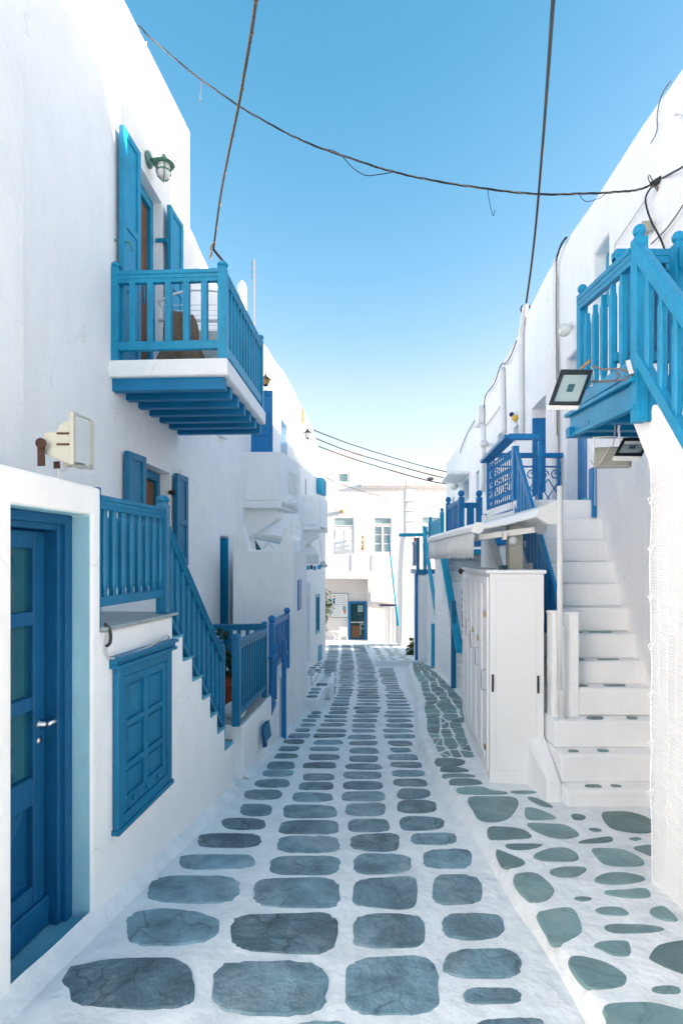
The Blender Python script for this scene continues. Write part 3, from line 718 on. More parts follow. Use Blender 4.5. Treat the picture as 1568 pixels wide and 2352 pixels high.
# door: threshold, painted reveal, frame, leaf
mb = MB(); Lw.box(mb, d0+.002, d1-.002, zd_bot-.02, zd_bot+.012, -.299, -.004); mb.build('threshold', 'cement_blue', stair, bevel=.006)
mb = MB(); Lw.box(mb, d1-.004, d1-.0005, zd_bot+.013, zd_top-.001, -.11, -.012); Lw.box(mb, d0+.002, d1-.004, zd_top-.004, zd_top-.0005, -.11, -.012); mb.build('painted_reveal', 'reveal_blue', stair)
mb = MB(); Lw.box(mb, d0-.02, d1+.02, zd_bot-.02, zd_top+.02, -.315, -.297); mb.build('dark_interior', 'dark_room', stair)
fr = MB(); fd0, fd1 = -.20, -.11
Lw.box(fr, d1-.055, d1-.002, zd_bot+.013, zd_top-.003, fd0, fd1); Lw.box(fr, d0+.002, d1-.055, zd_top-.055, zd_top-.003, fd0, fd1); Lw.box(fr, d0+.002, d0+.05, zd_bot+.013, zd_top-.055, fd0, fd1)
Lw.box(fr, d1-.085, d1-.05, zd_bot+.014, zd_top-.05, fd0-.06, fd1-.025); Lw.box(fr, d0+.05, d1-.085, zd_top-.085, zd_top-.05, fd0-.06, fd1-.025)
door = fr.build('door', 'blue_door', stair, bevel=.006)
la, lb = d0-.25, d1-.09
lf = MB(); n0, n1 = -.262, -.205
zt_, zb_ = zd_top-.09, zd_bot+.02
Lw.box(lf, lb-.085, lb, zb_, zt_, n0, n1)
H = zt_-zb_
bars = [(0.0, .12), (.32, .39), (.555, .59), (.765, .80), (.955, 1.0)]
for (a, b) in bars: Lw.box(lf, d0+.03, lb-.085, zb_+H*a, zb_+H*b, n0+.001, n1-.001)
leaf = lf.build('door_leaf', 'blue_door', door, bevel=.006)
for (a, b) in ((.39, .555), (.59, .765), (.80, .955)):
    mb = MB(); Lw.box(mb, d0+.03, lb-.083, zb_+H*a-.003, zb_+H*b+.003, n0+.02, n0+.03); mb.build('pane', 'glass_clear', door)
    mb = MB(); Lw.box(mb, d0+.03, lb-.16, zb_+H*a-.003, zb_+H*b+.003, n0+.006, n0+.012); mb.build('curtain', 'curtain', door)
bk_ = MB(); Lw.box(bk_, d0+.03, lb-.083, zb_+H*.10, zb_+H*.34, n0+.012, n0+.019); bk_.build('panel', 'blue_door', door)
pn = MB(); za, zb2 = zb_+H*.135, zb_+H*.305; sa, sb = d0+.03, lb-.10; sm = (sa+sb)/2; zm = (za+zb2)/2
pn.add([Lw.w(sa, za, n0+.02), Lw.w(sb, za, n0+.02), Lw.w(sb, zb2, n0+.02), Lw.w(sa, zb2, n0+.02), Lw.w(sm, zm-.06, n0+.062), Lw.w(sm, zm+.06, n0+.062)], [(0, 1, 4), (1, 2, 5, 4), (2, 3, 5), (3, 0, 4, 5), (0, 3, 2, 1)])
pn.build('diamond_panel', 'blue_door', door)
kb = MB(); Lw.box(kb, d0+.02, lb+.005, zb_-.002, zb_+H*.075, n1, n1+.022); kb.build('kick_board', 'blue_door', door, bevel=.008)
hp = Lw.w(lb-.045, Lw.z(118, 1652, -.2), n1)
hd = MB().lathe([(.024, 0), (.024, .006), (.014, .012), (.012, .04)], hp, 12, tuple(Lw.nv())).tube([hp+Lw.nv()*.045, hp+Lw.nv()*.055+Lw.tv()*.11+Vector((0, 0, .004))], [.016, .008], 8)
hd.build('handle', 'metal', door, smooth=True)
MB().lathe([(.02, 0), (.02, .005), (.008, .009)], hp+Vector((0, 0, -.085)), 12, tuple(Lw.nv())).build('keyhole', 'metal', door, smooth=True)
# shuttered hatch under the landing
zA, zB = Lw.z(257, 1535), Lw.z(257, 1908)
hatch_top = .045
fr = MB(); zl, zr = zA, Lw.z(383, 1492); zl0, zr0 = zB, Lw.z(383, 1789)
fw = .06
Lw.box(fr, h0, h0+fw, zl0, zl, .002, .04); Lw.box(fr, h1-fw, h1, zr0, zr, .002, .04)
def zlr(a, b, s_): return lerp(a, b, (s_-h0)/(h1-h0))
Lw.box(fr, h0+fw, h1-fw, zlr(zl0, zr0, h0+fw), zlr(zl0, zr0, h0+fw)+fw, .002, .039, zlr(zl0, zr0, h1-fw), zlr(zl0, zr0, h1-fw)+fw)
Lw.box(fr, h0+fw, h1-fw, zlr(zl, zr, h0+fw)-fw, zlr(zl, zr, h0+fw), .002, .039, zlr(zl, zr, h1-fw)-fw, zlr(zl, zr, h1-fw))
hatch = fr.build('hatch', 'blue_left', stair, bevel=.006)
mo = MB()
for (a, b, nn) in ((0, .022, .065), (.022, .05, .05), (.05, .07, .075)):
    Lw.box(mo, h0-.03, h1+.03, zl+a, zl+b, .0, nn, zr+a, zr+b)
mo.build('cornice', 'blue_left', hatch, bevel=.004)
si = MB(); Lw.box(si, h0-.01, h1+.01, zl0-.03, zl0, 0, .05, zr0-.03, zr0); si.build('sill', 'blue_left', hatch, bevel=.005)
lf = MB(); ia, ib = h0+fw+.004, h1-fw-.004; mid = (ia+ib)/2
za = lambda s_: zlr(zl0, zr0, s_)+fw+.003
zb3 = lambda s_: zlr(zl, zr, s_)-fw-.003
def sbar(a, b, f0, f1, n0, n1, tgt):
    fz = lambda s_, f: lerp(za(s_), zb3(s_), f)
    Lw.box(tgt, a, b, fz(a, f0), fz(a, f1), n0, n1, fz(b, f0), fz(b, f1))
for (a, b) in ((ia, ia+.045), (mid-.025, mid+.025), (ib-.045, ib)): sbar(a, b, 0, 1, .004, .03, lf)
for (a, b) in ((ia+.045, mid-.025), (mid+.025, ib-.045)):
    for (f0, f1) in ((0, .10), (.30, .345), (.62, .665), (.94, 1)): sbar(a, b, f0, f1, .005, .029, lf)
leaf = lf.build('shutter', 'blue_left', hatch, bevel=.005)
for (a, b) in ((ia+.045, mid-.025), (mid+.025, ib-.045)):
    for (f0, f1) in ((.10, .30), (.345, .62), (.665, .94)):
        q = MB(); sbar(a-.004, b+.004, f0-.005, f1+.005, .003, .010, q); q.build('panel', 'blue_left', hatch)
        q = MB(); sbar(a+.025, b-.025, f0+.025, f1-.025, .009, .018, q); q.build('raised_panel', 'blue_left', hatch, bevel=.006)
for t in (.22, .5, .78):
    p = Lw.w(lerp(ia, ib, t), lerp(za(lerp(ia, ib, t)), zb3(lerp(ia, ib, t)), .05), .03)
    MB().lathe([(.014, 0), (.014, .012), (.006, .02)], p, 10, tuple(Lw.nv())).build('bolt', 'blue_left', hatch, smooth=True)
# cables around the hatch
wire([Lw.wpx(240, 1432, .01), Lw.wpx(252, 1448, .03), Lw.wpx(253, 1475, .03), Lw.wpx(244, 1485, .02)], .010, 'flex_conduit', 'black_iron', stair)
wire([Lw.wpx(244, 1490, .02), Lw.wpx(250, 1512, .02), Lw.wpx(290, 1505, .05), Lw.wpx(345, 1484, .05), Lw.wpx(383, 1461, .05), Lw.wpx(389, 1475, .03), Lw.wpx(391, 1530, .02), Lw.wpx(389, 1580, .02)], .006, 'cable', 'cable_white', stair)
# landing and stair railing
nn = -.035
def Lp(s_): p = Lw.w(s_, 0, nn); return (p.x, p.y)
ra, rb = Ls(240), Ls(385)
zt0, zt1 = Lw.z(240, 1143), Lw.z(385, 1172)
zb0, zb1 = Lw.z(240, 1383), Lw.z(385, 1362)
rail = mkrail(stair, 'landing_railing', Lp(ra-.02), Lp(rb), zt0, zt1, zb0, zb1, .045, .062, .055, 'blue_left')
balusters(rail, Lp(ra), Lp(rb), zb0+.025, zb1+.02, zt0-.075-zb0, 8, .048, 'waist', 'blue_left', .06, .93)
mb = MB(); p = Lw.w(s_c+.018, 0, nn); post(mb, p.x, p.y, LAND-.08, Lw.z(235, 1118), .035, cap=False); mb.build('post', 'blue_left', rail, bevel=.006)
mb = MB(); p = Lw.w(rb, 0, nn); post(mb, p.x, p.y, LAND+.012, Lw.z(385, 1158), .075); mb.build('post', 'blue_left', rail, bevel=.004)
q0, q1 = Ls(392), Ls(519)
st0, st1 = Lw.z(400, 1212), Lw.z(516, 1512)
sb0, sb1 = Lw.z(400, 1405), Lw.z(516, 1675)
rail2 = mkrail(stair, 'stair_railing', Lp(q0), Lp(q1), st0, st1, sb0, sb1, .045, .06, .05, 'blue_left')
balusters(rail2, Lp(q0), Lp(q1), sb0+.01, sb1+.01, st0-.06-sb0, 11, .042, 'waist', 'blue_left', .06, .94)
for (u, v, w_) in ((518, 1492, .05), (526, 1480, .05)):
    p = Lw.w(Ls(u), 0, nn if u < 520 else -.09); mb = MB(); post(mb, p.x, p.y, zs[6]-.02 if u < 520 else -.2, Lw.z(u, v), w_); mb.build('newel', 'blue_left', rail2, bevel=.004)
# ---------------- beige floodlight on the ledge
fl = thing('floodlight', 'beige halogen floodlight with rusty bracket on the white ledge', 'floodlight', tuple(Lw.wpx(130, 1072)))
c0 = Lw.wpx(165, 1010, -.02)
def FQ(u, v, n): return Lw.wpx(u, v, n)
dd = Lw.w(Ls(150), 0, 0).y
def fp(u, v, o=0.0):                       # lamp local: picture plane at its depth, o = along the street
    p = PX(u, v, dd+o); return p
sidep = [(101, 992), (129, 990), (136, 976), (150, 966), (163, 960), (168, 958), (168, 1062), (160, 1066), (140, 1060), (118, 1050), (101, 1042)]
body = MB().prism([fp(*q) for q in sidep], Vector((-.02, .17, .0))).build('housing', 'lamp_beige', fl, bevel=.012, seg=3)
for (a, b) in ((979, 141), (1004, 141)):
    MB().beam(fp(130, a+16, -.004), fp(158, a+16, -.004), .006, .008).build('cooling_slot', 'iron_rust', body)
fw_ = MB(); P = [fp(166, 947), fp(210, 966, .17), fp(210, 1076, .17), fp(166, 1068)]
for a, b in zip(P, P[1:]+P[:1]): fw_.beam(a, b, .02, .018, up=(0.2, -.9, .2))
fw_.build('frame', 'lamp_beige', fl, bevel=.003)
gp = MB(); gp.add([fp(170, 955, .01), fp(206, 972, .165), fp(206, 1068, .165), fp(170, 1060, .01)]+[fp(173, 955, .01), fp(209, 972, .165), fp(209, 1068, .165), fp(173, 1060, .01)], [(0, 1, 2, 3), (7, 6, 5, 4), (0, 4, 5, 1), (1, 5, 6, 2), (2, 6, 7, 3), (3, 7, 4, 0)])
gp.build('lamp_glass', 'lamp_glass', fl)
MB().beam(fp(94, 1014, -.015), fp(95, 1070, -.015), .035, .006, up=(0, 1, 0)).lathe([(.025, 0), (.025, .01)], fp(95, 1018, -.022), 12, (0, -1, 0)).build('bracket', 'iron_rust', fl)
MB().beam(fp(130, 1060, .05), fp(131, 1076, .05), .03, .006, up=(0, 1, 0)).build('bracket', 'iron_rust', fl)
MB().lathe([(.022, 0), (.02, .035), (.012, .05)], fp(155, 1072, .05), 10).build('cable_gland', 'lamp_beige', fl, smooth=True)
wire([fp(154, 1071, .05), fp(148, 1080, .04), fp(137, 1082, .0), fp(136, 1095, -.02), fp(135, 1140, -.02)], .004, 'cable', 'cable_white', fl)
# ================================================================== LEFT, second house with white box balconies
def hexp(mb, plan, z0, z1):               # vertical prism over a plan outline
    return mb.prism([Vector((p[0], p[1], z0)) for p in plan], (0, 0, z1-z0))
houseB = thing('house', 'long white house with two solid white box balconies on the left', 'house', (-2.6, 11, gz(11)))
B = WP((-2.04, 7.25), (-1.70, 9.3), 1)
n0s, n1s = B.s_at(507), B.s_at(527)
outB = [(-.4, -1.2), (B.s_at(556), -1.2)]+[B.sz(u, v) for (u, v) in ((556, 745), (530, 705), (500, 655), (473, 602), (457, 568), (444, 536), (437, 523))]+[(-.4, 6.45)]
wall(B, outB, [(rect(n0s, n1s, -.5, B.z(507, 1232)), .16)], 4.0).build('wall', 'plaster', houseB, bevel=.03, seg=3)
mb = MB(); B.box(mb, n0s+.002, n1s-.002, -.4, B.z(507, 1234), -.159, -.12); mb.build('narrow_door', 'cobalt', houseB)
mb = MB(); B.box(mb, n1s-.03, n1s-.002, -.4, B.z(507, 1234), -.118, -.02); mb.build('door_jamb', 'cyan_paint', houseB)
B2 = WP((-1.68, 9.25), (-1.12, 15.0), 1)
def B2s(u): return B2.s_at(u)
hB = [(rect(B2s(645), B2s(660), 3.3, B2.z(645, 960)), .2), (rect(B2s(685.5), B2s(690.5), 3.4, B2.z(685, 1013)), .2)]
outB2 = [(0, -1.6), (B2.s_of_y(15.0), -1.6), (B2.s_of_y(15.0), 6.2)]+[B2.sz(u, v) for (u, v) in ((678, 904.5), (664, 878), (651, 854.5), (634, 833.6), (613.6, 800), (590, 770))]+[(0, 6.1)]
wall(B2, outB2, hB, 4.0).build('wall', 'plaster', houseB, bevel=.03, seg=3)
for (a, b, z1) in ((645, 660, 960), (685.5, 690.5, 1013)):
    mb = MB(); B2.box(mb, B2s(a)+.003, B2s(b)-.003, 3.32, B2.z(a, z1)-.02, -.199, -.17); o = mb.build('window', 'cobalt', houseB)
# opened cobalt shutter standing out from the wall over the first box balcony
y = 9.42
sh = MB(); x0, x1 = (576-U0)/FPX*y, (626-U0)/FPX*y; zt_ = EYE+(V0-895.5)/FPX*y; zb_ = 3.0
sh.box(x0, x0+.05, y, y+.035, zb_, zt_); sh.box(x1-.05, x1, y, y+.035, zb_, zt_)
for z, h in ((zb_, .08), (lerp(zb_, zt_, .58), .08), (zt_-.09, .09)): sh.box(x0+.05, x1-.05, y+.001, y+.034, z, z+h)
shut = sh.build('shutter', 'cobalt', houseB, bevel=.004)
for (a, b) in ((zb_+.08, lerp(zb_, zt_, .58)), (lerp(zb_, zt_, .58)+.08, zt_-.09)):
    MB().box(x0+.048, x1-.048, y+.014, y+.026, a-.002, b+.002).build('panel', 'cobalt', shut)
def boxbalcony(parent, near, far, wallx, z0, z1, slits, slot):
    (xn, yn), (xf, yf) = near, far; th = .11
    fl = MB(); hexp(fl, [(wallx[0], yn), (xn, yn), (xf, yf), (wallx[1], yf)], z0, z0+.12)
    o = fl.build('balcony', 'plaster', parent, bevel=.02, seg=3)
    side = MB(); hexp(side, [(wallx[0], yn), (xn-th*.2, yn), (xn-th*.2, yn+th), (wallx[0], yn+th)], z0+.121, z1); side.build('parapet', 'plaster', o, bevel=.02, seg=3)
    side = MB(); hexp(side, [(wallx[1], yf-th), (xf-th*.2, yf-th), (xf-th*.2, yf), (wallx[1], yf)], z0+.121, z1); side.build('parapet', 'plaster', o, bevel=.02, seg=3)
    W = WP((xn, yn), (xf, yf), 1); Ltot = (Vector(far)-Vector(near)).length
    hs = []
    for k in range(slits):
        q = lerp(slot[0], slot[1], k/(slits-1))*Ltot; hs.append((rect(q-.022, q+.022, lerp(z0, z1, slot[2]), lerp(z0, z1, slot[3])), .1))
    wall(W, rect(0, Ltot, z0+.001, z1), hs, th).build('parapet', 'plaster', o, bevel=.012, seg=2)
    # corbel
    cb = MB(); ym = yn+.25
    tri = [Vector((wallx[0]-.05, ym, z0-.62)), Vector((wallx[0]-.05, ym, z0+.01)), Vector((xn-.08, ym, z0+.01)), Vector((xn-.08, ym, z0-.16))]
    cb.prism(tri, (.06, .22, 0)); cb.build('corbel', 'plaster', o, bevel=.02, seg=2)
    return o
boxbalcony(houseB, (-1.034, 9.3), (-.82, 10.42), (-1.75, -1.6), 2.82, 3.78, 6, (.42, .86, .30, .74))
boxbalcony(houseB, (-.56, 14.6), (-.42, 16.3), (-1.25, -1.0), 2.75, 3.70, 3, (.55, .75, .5, .75))
sp = MB().tube([Vector((-.95, 9.8, 2.98)), Vector((-.80, 9.84, 2.96))], .03, 10).build('spout', 'plaster', houseB, smooth=True)
# small tilted sill high on the wall, partly behind the balcony joists
mb = MB(); B.box(mb, B.s_at(498), B.s_at(512), B.z(500, 1003), B.z(500, 997), 0, .08); mb.build('sill', 'white_paint', houseB)
# ---------------- low terrace block C in front of it, with stepped parapet
Cf = WP((-2.0, 7.95), (-.7, 7.95), 1)
blockC = thing('terrace_block', 'low white block with stepped parapet and rounded pillars below balconies', 'building', (-1.3, 8.5, gz(8.5)))
def C(u, v): return Cf.sz(u, v)
xc = -.706; zc = C(600, 1263)[1]
body = MB(); hexp(body, [(-1.59, 7.95), (xc, 7.95), (xc+.085, 9.75), (-1.66, 9.75)], -1.2, zc)
body.build('wall', 'plaster', blockC, bevel=.03, seg=3)
# battered foot of the street side
ft = MB(); ft.hexa([(xc-.05, 7.97, -1.2), (xc+.085, 7.97, -1.2), (xc+.14, 9.74, -1.3), (xc-.05, 9.74, -1.3), (xc-.05, 7.97, .38), (xc+.004, 7.97, .38), (xc+.09, 9.74, .38), (xc-.05, 9.74, .38)]); ft.build('wall_foot', 'plaster', blockC, bevel=.02)
def cpoly(pts, th, dy=0.0): return MB().prism([Cf.w(*C(u, v), -dy) for (u, v) in pts], (0, th, 0))
cpoly([(535, 1270), (535, 1223), (543, 1222), (548, 1216), (549, 1209), (560, 1209), (562, 1222), (567, 1233), (570, 1250), (573, 1262), (578, 1270)], .2, .002).build('parapet', 'plaster', blockC, bevel=.02, seg=3)
cpoly([(636, 1270), (641, 1262), (644, 1242), (650, 1231), (652, 1213), (664, 1213), (665, 1229), (671, 1236), (672.6, 1270)], .2, .002).build('parapet', 'plaster', blockC, bevel=.02, seg=3)
Cs = WP((xc, 7.95), (xc+.085, 9.75), 1)
MB().prism([Cs.w(s_, z, -.001) for (s_, z) in ((.9, zc-.02), (.9, zc+.18), (1.0, zc+.24), (1.03, zc+.5), (1.3, zc+.5), (1.33, zc+.26), (1.5, zc+.2), (1.78, zc-.02))], -Cs.nv()*.18).build('parapet', 'plaster', blockC, bevel=.02, seg=3)
mb = MB(); Cs.box(mb, Cs.s_at(683), Cs.s_at(690), Cs.z(683, 1403), Cs.z(683, 1333), .002, .02); mb.build('shutter', 'cobalt', blockC)
# steel canopy frame seen over the parapet
fr = thing('canopy_frame', 'grey folded canopy frame with spikes behind the stepped parapet', 'canopy', (-1.2, 9.0, 2.0))
cf = MB(); cf.tube([PX(585, 1236, 9.0), PX(645, 1248, 9.0)], .018, 6); cf.build('bar', 'metal', fr)
cf = MB(); cf.tube([PX(604, 1263, 9.0), PX(616, 1243, 9.0), PX(628, 1262, 9.0)], .016, 6); cf.build('strut', 'white_metal', fr)
cf = MB(); cf.add([PX(585, 1238, 9.02), PX(588, 1268, 9.02), PX(603, 1268, 9.02)]+[PX(585, 1238, 9.05), PX(588, 1268, 9.05), PX(603, 1268, 9.05)], [(0, 1, 2), (5, 4, 3), (0, 3, 4, 1), (1, 4, 5, 2), (2, 5, 3, 0)]); cf.build('gusset', 'tile_teal', fr)
sk = MB()
for i in range(34):
    u = lerp(583, 648, i/33); v = lerp(1235, 1247, i/33); sk.tube([PX(u, v, 9.0), PX(u+1.5*math.sin(i*2.1), v-9, 9.0)], .004, 4)
sk.build('bird_spikes', 'metal', fr, kind='stuff')
MB().hexa([PX(582, 1236, 9.3), PX(648, 1246, 9.3), PX(648, 1246, 9.36), PX(582, 1236, 9.36), PX(582, 1222, 9.3), PX(648, 1232, 9.3), PX(648, 1232, 9.36), PX(582, 1222, 9.36)]).build('cassette', 'canvas', fr)
# ---------------- stoop with blue railings
S = WP((-1.531, 0), (-1.531+.104*8, 8), 1)
stoop = thing('stoop', 'white stoop with slate top beside the foot of the blue stairs', 'stoop', (-1.2, 6.3, gz(6.3)))
def Ss(u): return S.s_at(u)
mb = MB(); S.box(mb, Ss(559), Ss(624), -.9, .272, -.95, .0); mb.build('wall', 'plaster', stoop, bevel=.02, seg=3)
mb = MB(); S.box(mb, Ss(559)+.01, Ss(624)-.01, .273, .292, -.94, -.02); mb.build('paving', 'slate_floor', stoop, bevel=.004)
mb = MB(); S.box(mb, Ss(624)+.003, Ss(640), -.9, .17, -.95, -.02); mb.build('step', 'plaster', stoop, bevel=.02, seg=3)
mb = MB(); S.box(mb, Ss(640)+.003, Cs.w(0, 0).y+.2, -1.0, .385, -.95, -.004); mb.build('wall', 'plaster', stoop, bevel=.02, seg=3)
# tiled steps in the gap at the stair foot
for (a, b, z1, zz) in ((5.08, 5.24, -.06, 0), (5.245, 5.42, .12, 0)):
    mb = MB(); S.box(mb, S.s_of_y(a), S.s_of_y(b), -.9, z1, -.95, -.10); o = mb.build('step', 'plaster', stoop, bevel=.01)
    for k in range(5):
        t = MB(); q0 = -.12-.17*k
        p0 = S.w(S.s_of_y(a), 0, q0); p1 = S.w(S.s_of_y(a), 0, q0-.16)
        t.box(p1.x, p0.x, a-.012, a-.001, z1-.17, z1-.01); t.build('tile', 'tile_teal', o)
    t = MB(); S.box(t, S.s_of_y(a), S.s_of_y(b), z1+.001, z1+.012, -.95, -.11); t.build('tile', 'tile_teal', o)
def fillet(parent, wp, s0, s1, n=40, hgt=.07, outw=.10):
    fil = MB(); pv = None
    for i in range(n):
        s_ = lerp(s0, s1, i/(n-1)); y = wp.w(s_, 0).y; wv = .012*noise.noise(Vector((s_*4, 2, 1)))
        b = len(fil.v); fil.v += [wp.w(s_, gz(y)+hgt+wv, -.01), wp.w(s_, gz(y)+hgt*.5+wv, .012), wp.w(s_, gz(y)+.012, outw*.5+wv), wp.w(s_, gz(y)-.02, outw+wv)]
        if pv is not None:
            for k in range(3): fil.f.append((pv+k, pv+k+1, b+k+1, b+k))
        pv = b
    return fil.build('wall_base', 'mortar', parent, smooth=True)
fillet(stoop, S, Ss(559), S.s_of_y(9.7), 50, .06, .09)
def Sp(u, off=-.05): p = S.w(Ss(u), 0, off); return (p.x, p.y)
r = mkrail(stoop, 'street_railing', Sp(556), Sp(617), S.z(556, 1475), S.z(617, 1447), S.z(556, 1641), S.z(617, 1577), .045, .07, .06, 'blue_left')
balusters(r, Sp(556), Sp(617), S.z(556, 1641)+.02, S.z(617, 1577)+.02, S.z(556, 1475)-S.z(556, 1641)-.07, 11, .03, 'square', 'blue_left')
for (u, v, w_) in ((554, 1470, .075), (617, 1437, .06)):
    p = Sp(u); post(MB(), p[0], p[1], .293, S.z(u, v), w_).build('post', 'blue_left', r, bevel=.004)
pb = Sp(617); r = mkrail(stoop, 'cross_railing', (-1.62, pb[1]+.0), (pb[0], pb[1]+.0), EYE-(1437-V0)/FPX*pb[1], EYE-(1435-V0)/FPX*pb[1], .45, .45, .045, .06, .05, 'blue_left')
balusters(r, (-1.62, pb[1]), (pb[0], pb[1]), .46, .46, EYE-(1437-V0)/FPX*pb[1]-.05-.46, 6, .04, 'square', 'blue_left')
r = mkrail(stoop, 'street_railing', Sp(633), Sp(667), S.z(633, 1428), S.z(667, 1411), S.z(633, 1536), S.z(667, 1498), .045, .06, .06, 'cobalt')
balusters(r, Sp(633), Sp(667), S.z(633, 1536)+.02, S.z(667, 1498)+.02, S.z(633, 1428)-S.z(633, 1536)-.06, 9, .03, 'square', 'cobalt')
for (u, v, zb, off) in ((633, 1432, .2, -.05), (667, 1412, .39, -.05)):
    p = Sp(u, off); post(MB(), p[0], p[1], zb, S.z(u, v), .07, ball=.045).build('post', 'cobalt', r, bevel=.004)
p = Sp(645, .04); post(MB(), p[0], p[1], gz(p[1])-.02, S.z(645, 1470), .06, cap=False).build('post', 'cobalt', r, bevel=.01)
r = mkrail(stoop, 'street_railing', Sp(624.5, -.02), Sp(634, -.02), S.z(624, 1512), S.z(634, 1497), S.z(624, 1640), S.z(634, 1615), .04, .06, .05, 'cobalt')
balusters(r, Sp(624.5, -.02), Sp(634, -.02), S.z(624, 1640), S.z(634, 1615), S.z(624, 1512)-S.z(624, 1640)-.05, 3, .03, 'square', 'cobalt')
p = Sp(634, -.02); post(MB(), p[0], p[1], .17, S.z(634, 1492), .055, ball=.035).build('post', 'cobalt', r, bevel=.004)
# blue meter flap hanging open on the stoop wall
mf = thing('meter_flap', 'dark blue metal meter flap hanging crooked on the stoop wall', 'flap', tuple(S.wpx(610, 1712)))
q = [S.wpx(601, 1668, .01), S.wpx(603, 1718, .015), S.wpx(611, 1715, .05), S.wpx(611, 1656, .05)]
MB().prism(q, S.nv()*.012).build('flap', 'blue_door', mf)
q = [S.wpx(603, 1672, .05), S.wpx(607, 1708, .075), S.wpx(621, 1690, .075), S.wpx(616, 1654, .05)]
MB().prism(q, S.nv()*.012).build('lid', 'blue_left', mf)
# planter with a leafy plant on the terrace
pt = thing('planter', 'red terracotta planter with a leafy plant behind the blue railing', 'planter', (-1.24, 5.95, .12))
tr = MB(); tr.hexa([(-1.36, 5.85, .12), (-1.10, 5.85, .12), (-1.10, 6.15, .12), (-1.36, 6.15, .12), (-1.40, 5.82, .60), (-1.06, 5.82, .60), (-1.06, 6.18, .60), (-1.40, 6.18, .60)])
tr.build('trough', 'terracotta', pt, bevel=.01); MB().box(-1.42, -1.04, 5.80, 6.20, .56, .64).build('rim', 'terracotta', pt, bevel=.01)
lr = random.Random(4); lv = leaves(MB(), (-1.22, 6.0, .76), .19, 110, .045, lr, (1, .8, .9)); leaves(lv, (-1.33, 6.05, 1.08), .08, 26, .04, lr)
lv.build('foliage', 'leaf_dark', pt, kind='stuff')
st = MB()
for k in range(6): st.tube([(-1.24+.03*k-.08, 6, .6), (-1.26+.06*k-.15, 6.02, .8), (-1.28+.07*k-.2, 6.02, .98)], .008, 5)
st.build('stems', 'stem', pt, kind='stuff')
sk = MB()
sk.sphere((-1.10, 5.62, .36), .13, 14, 10, (.9, .8, .75)); tag(sk.build('sack', 'towel', smooth=True), 'white sack lying on the stoop beside the terracotta planter', 'sack')
# ---------------- small white stepped trough further down
bn = thing('stone_bench', 'small white masonry steps with slate tops beside the left wall', 'steps', (-.5, 9.5, gz(9.2)))
x0, x1 = -.67, -.37; zt0 = EYE-(1606-V0)/FPX*9.08
mb = MB(); mb.hexa([(x0, 9.08, -.95), (x1, 9.08, -.95), (x1+.07, 10.0, -1.0), (x0, 10.0, -1.0), (x0, 9.08, zt0), (x1, 9.08, zt0), (x1+.07, 10.0, zt0-.01), (x0, 10.0, zt0-.01)]); mb.build('block', 'plaster', bn, bevel=.025, seg=3)
for k in range(3):
    y = 9.25+k*.27; o = superell((x0+x1)/2+.02+.02*k, y, .105, .085, 12, 3.2, .06, srng); stone_from(bn, [Vector((p[0], p[1], zt0+.001)) for p in o], 'stone', .006, 'slate')
for (xa, xb, nm) in ((-.62, -.54, 'kerb'), (-.22, -.14, 'kerb')):
    mb = MB(); mb.hexa([(xa, 10.02, -1.2), (xb, 10.02, -1.2), (xb-.03, 13.2, -1.4), (xa-.03, 13.2, -1.4), (xa, 10.02, zt0+.05), (xb, 10.02, zt0+.05), (xb-.03, 13.2, -.78), (xa-.03, 13.2, -.78)]); mb.build(nm, 'plaster', bn, bevel=.02)
for k in range(7):
    y = 10.3+k*.42; z = lerp(zt0-.08, -.9, k/6); mb = MB(); mb.box(-.538, -.222, y, y+.41, -1.3, z); mb.build('step', 'plaster', bn, bevel=.01)
    o = superell(-.38, y+.2, .12, .13, 12, 3.4, .06, srng); stone_from(bn, [Vector((p[0], p[1], z+.001)) for p in o], 'stone', .006, 'slate')
wire([(-.55, 10.0, zt0+.03), (-.55, 10.0, zt0+.26), (-.53, 10.05, zt0+.30), (-.50, 10.1, zt0+.28)], .014, 'tap_pipe', 'metal', bn)
# ---------------- third house on the left
houseD = thing('house', 'white house with small teal window and grey awning at the left bend', 'house', (-1.6, 17, gz(17)))
D = WP((-1.20, 15.0), (-.545, 18.6), 1)
def Ds(u): return D.s_at(u)
wd = (Ds(725), Ds(733.5), D.z(725, 1457), D.z(725, 1367)); hd = (Ds(693), Ds(700), D.z(693, 1449), D.z(693, 1321)); he = (Ds(730.5), Ds(739), D.z(730, 1522), D.z(730, 1487))
outD = [(-.2, -2), (D.s_of_y(18.6), -2), (D.s_of_y(18.6), D.z(741, 1050)), (Ds(735), D.z(735, 1044)), (Ds(718), D.z(718, 984)), (Ds(700), D.z(700, 948)), (-.2, 6.25)]
wall(D, outD, [(rect(wd[0], wd[1], wd[2], wd[3]), .12), (rect(hd[0], hd[1], hd[2], hd[3]), .12), (rect(he[0], he[1], he[2], he[3]), .06)], 4.0).build('wall', 'plaster', houseD, bevel=.03, seg=3)
fr = MB(); a, b, c, d = wd
D.box(fr, a, a+.08, c, d, -.1, .015); D.box(fr, b-.08, b, c, d, -.1, .015); D.box(fr, a+.08, b-.08, c, c+.08, -.1, .015); D.box(fr, a+.08, b-.08, d-.08, d, -.1, .015)
w_ = fr.build('window', 'cyan_paint', houseD); mb = MB(); D.box(mb, a+.07, b-.07, c+.07, d-.07, -.09, -.06); mb.build('pane', 'glass', w_)
mb = MB(); D.box(mb, hd[0], hd[1], hd[2], hd[3], -.11, -.03); mb.build('door', 'cobalt', houseD)
mb = MB(); D.box(mb, he[0]+.01, he[1]-.01, he[2]+.01, he[3]-.01, -.05, .01); mb.build('hatch', 'cyan_paint', houseD)
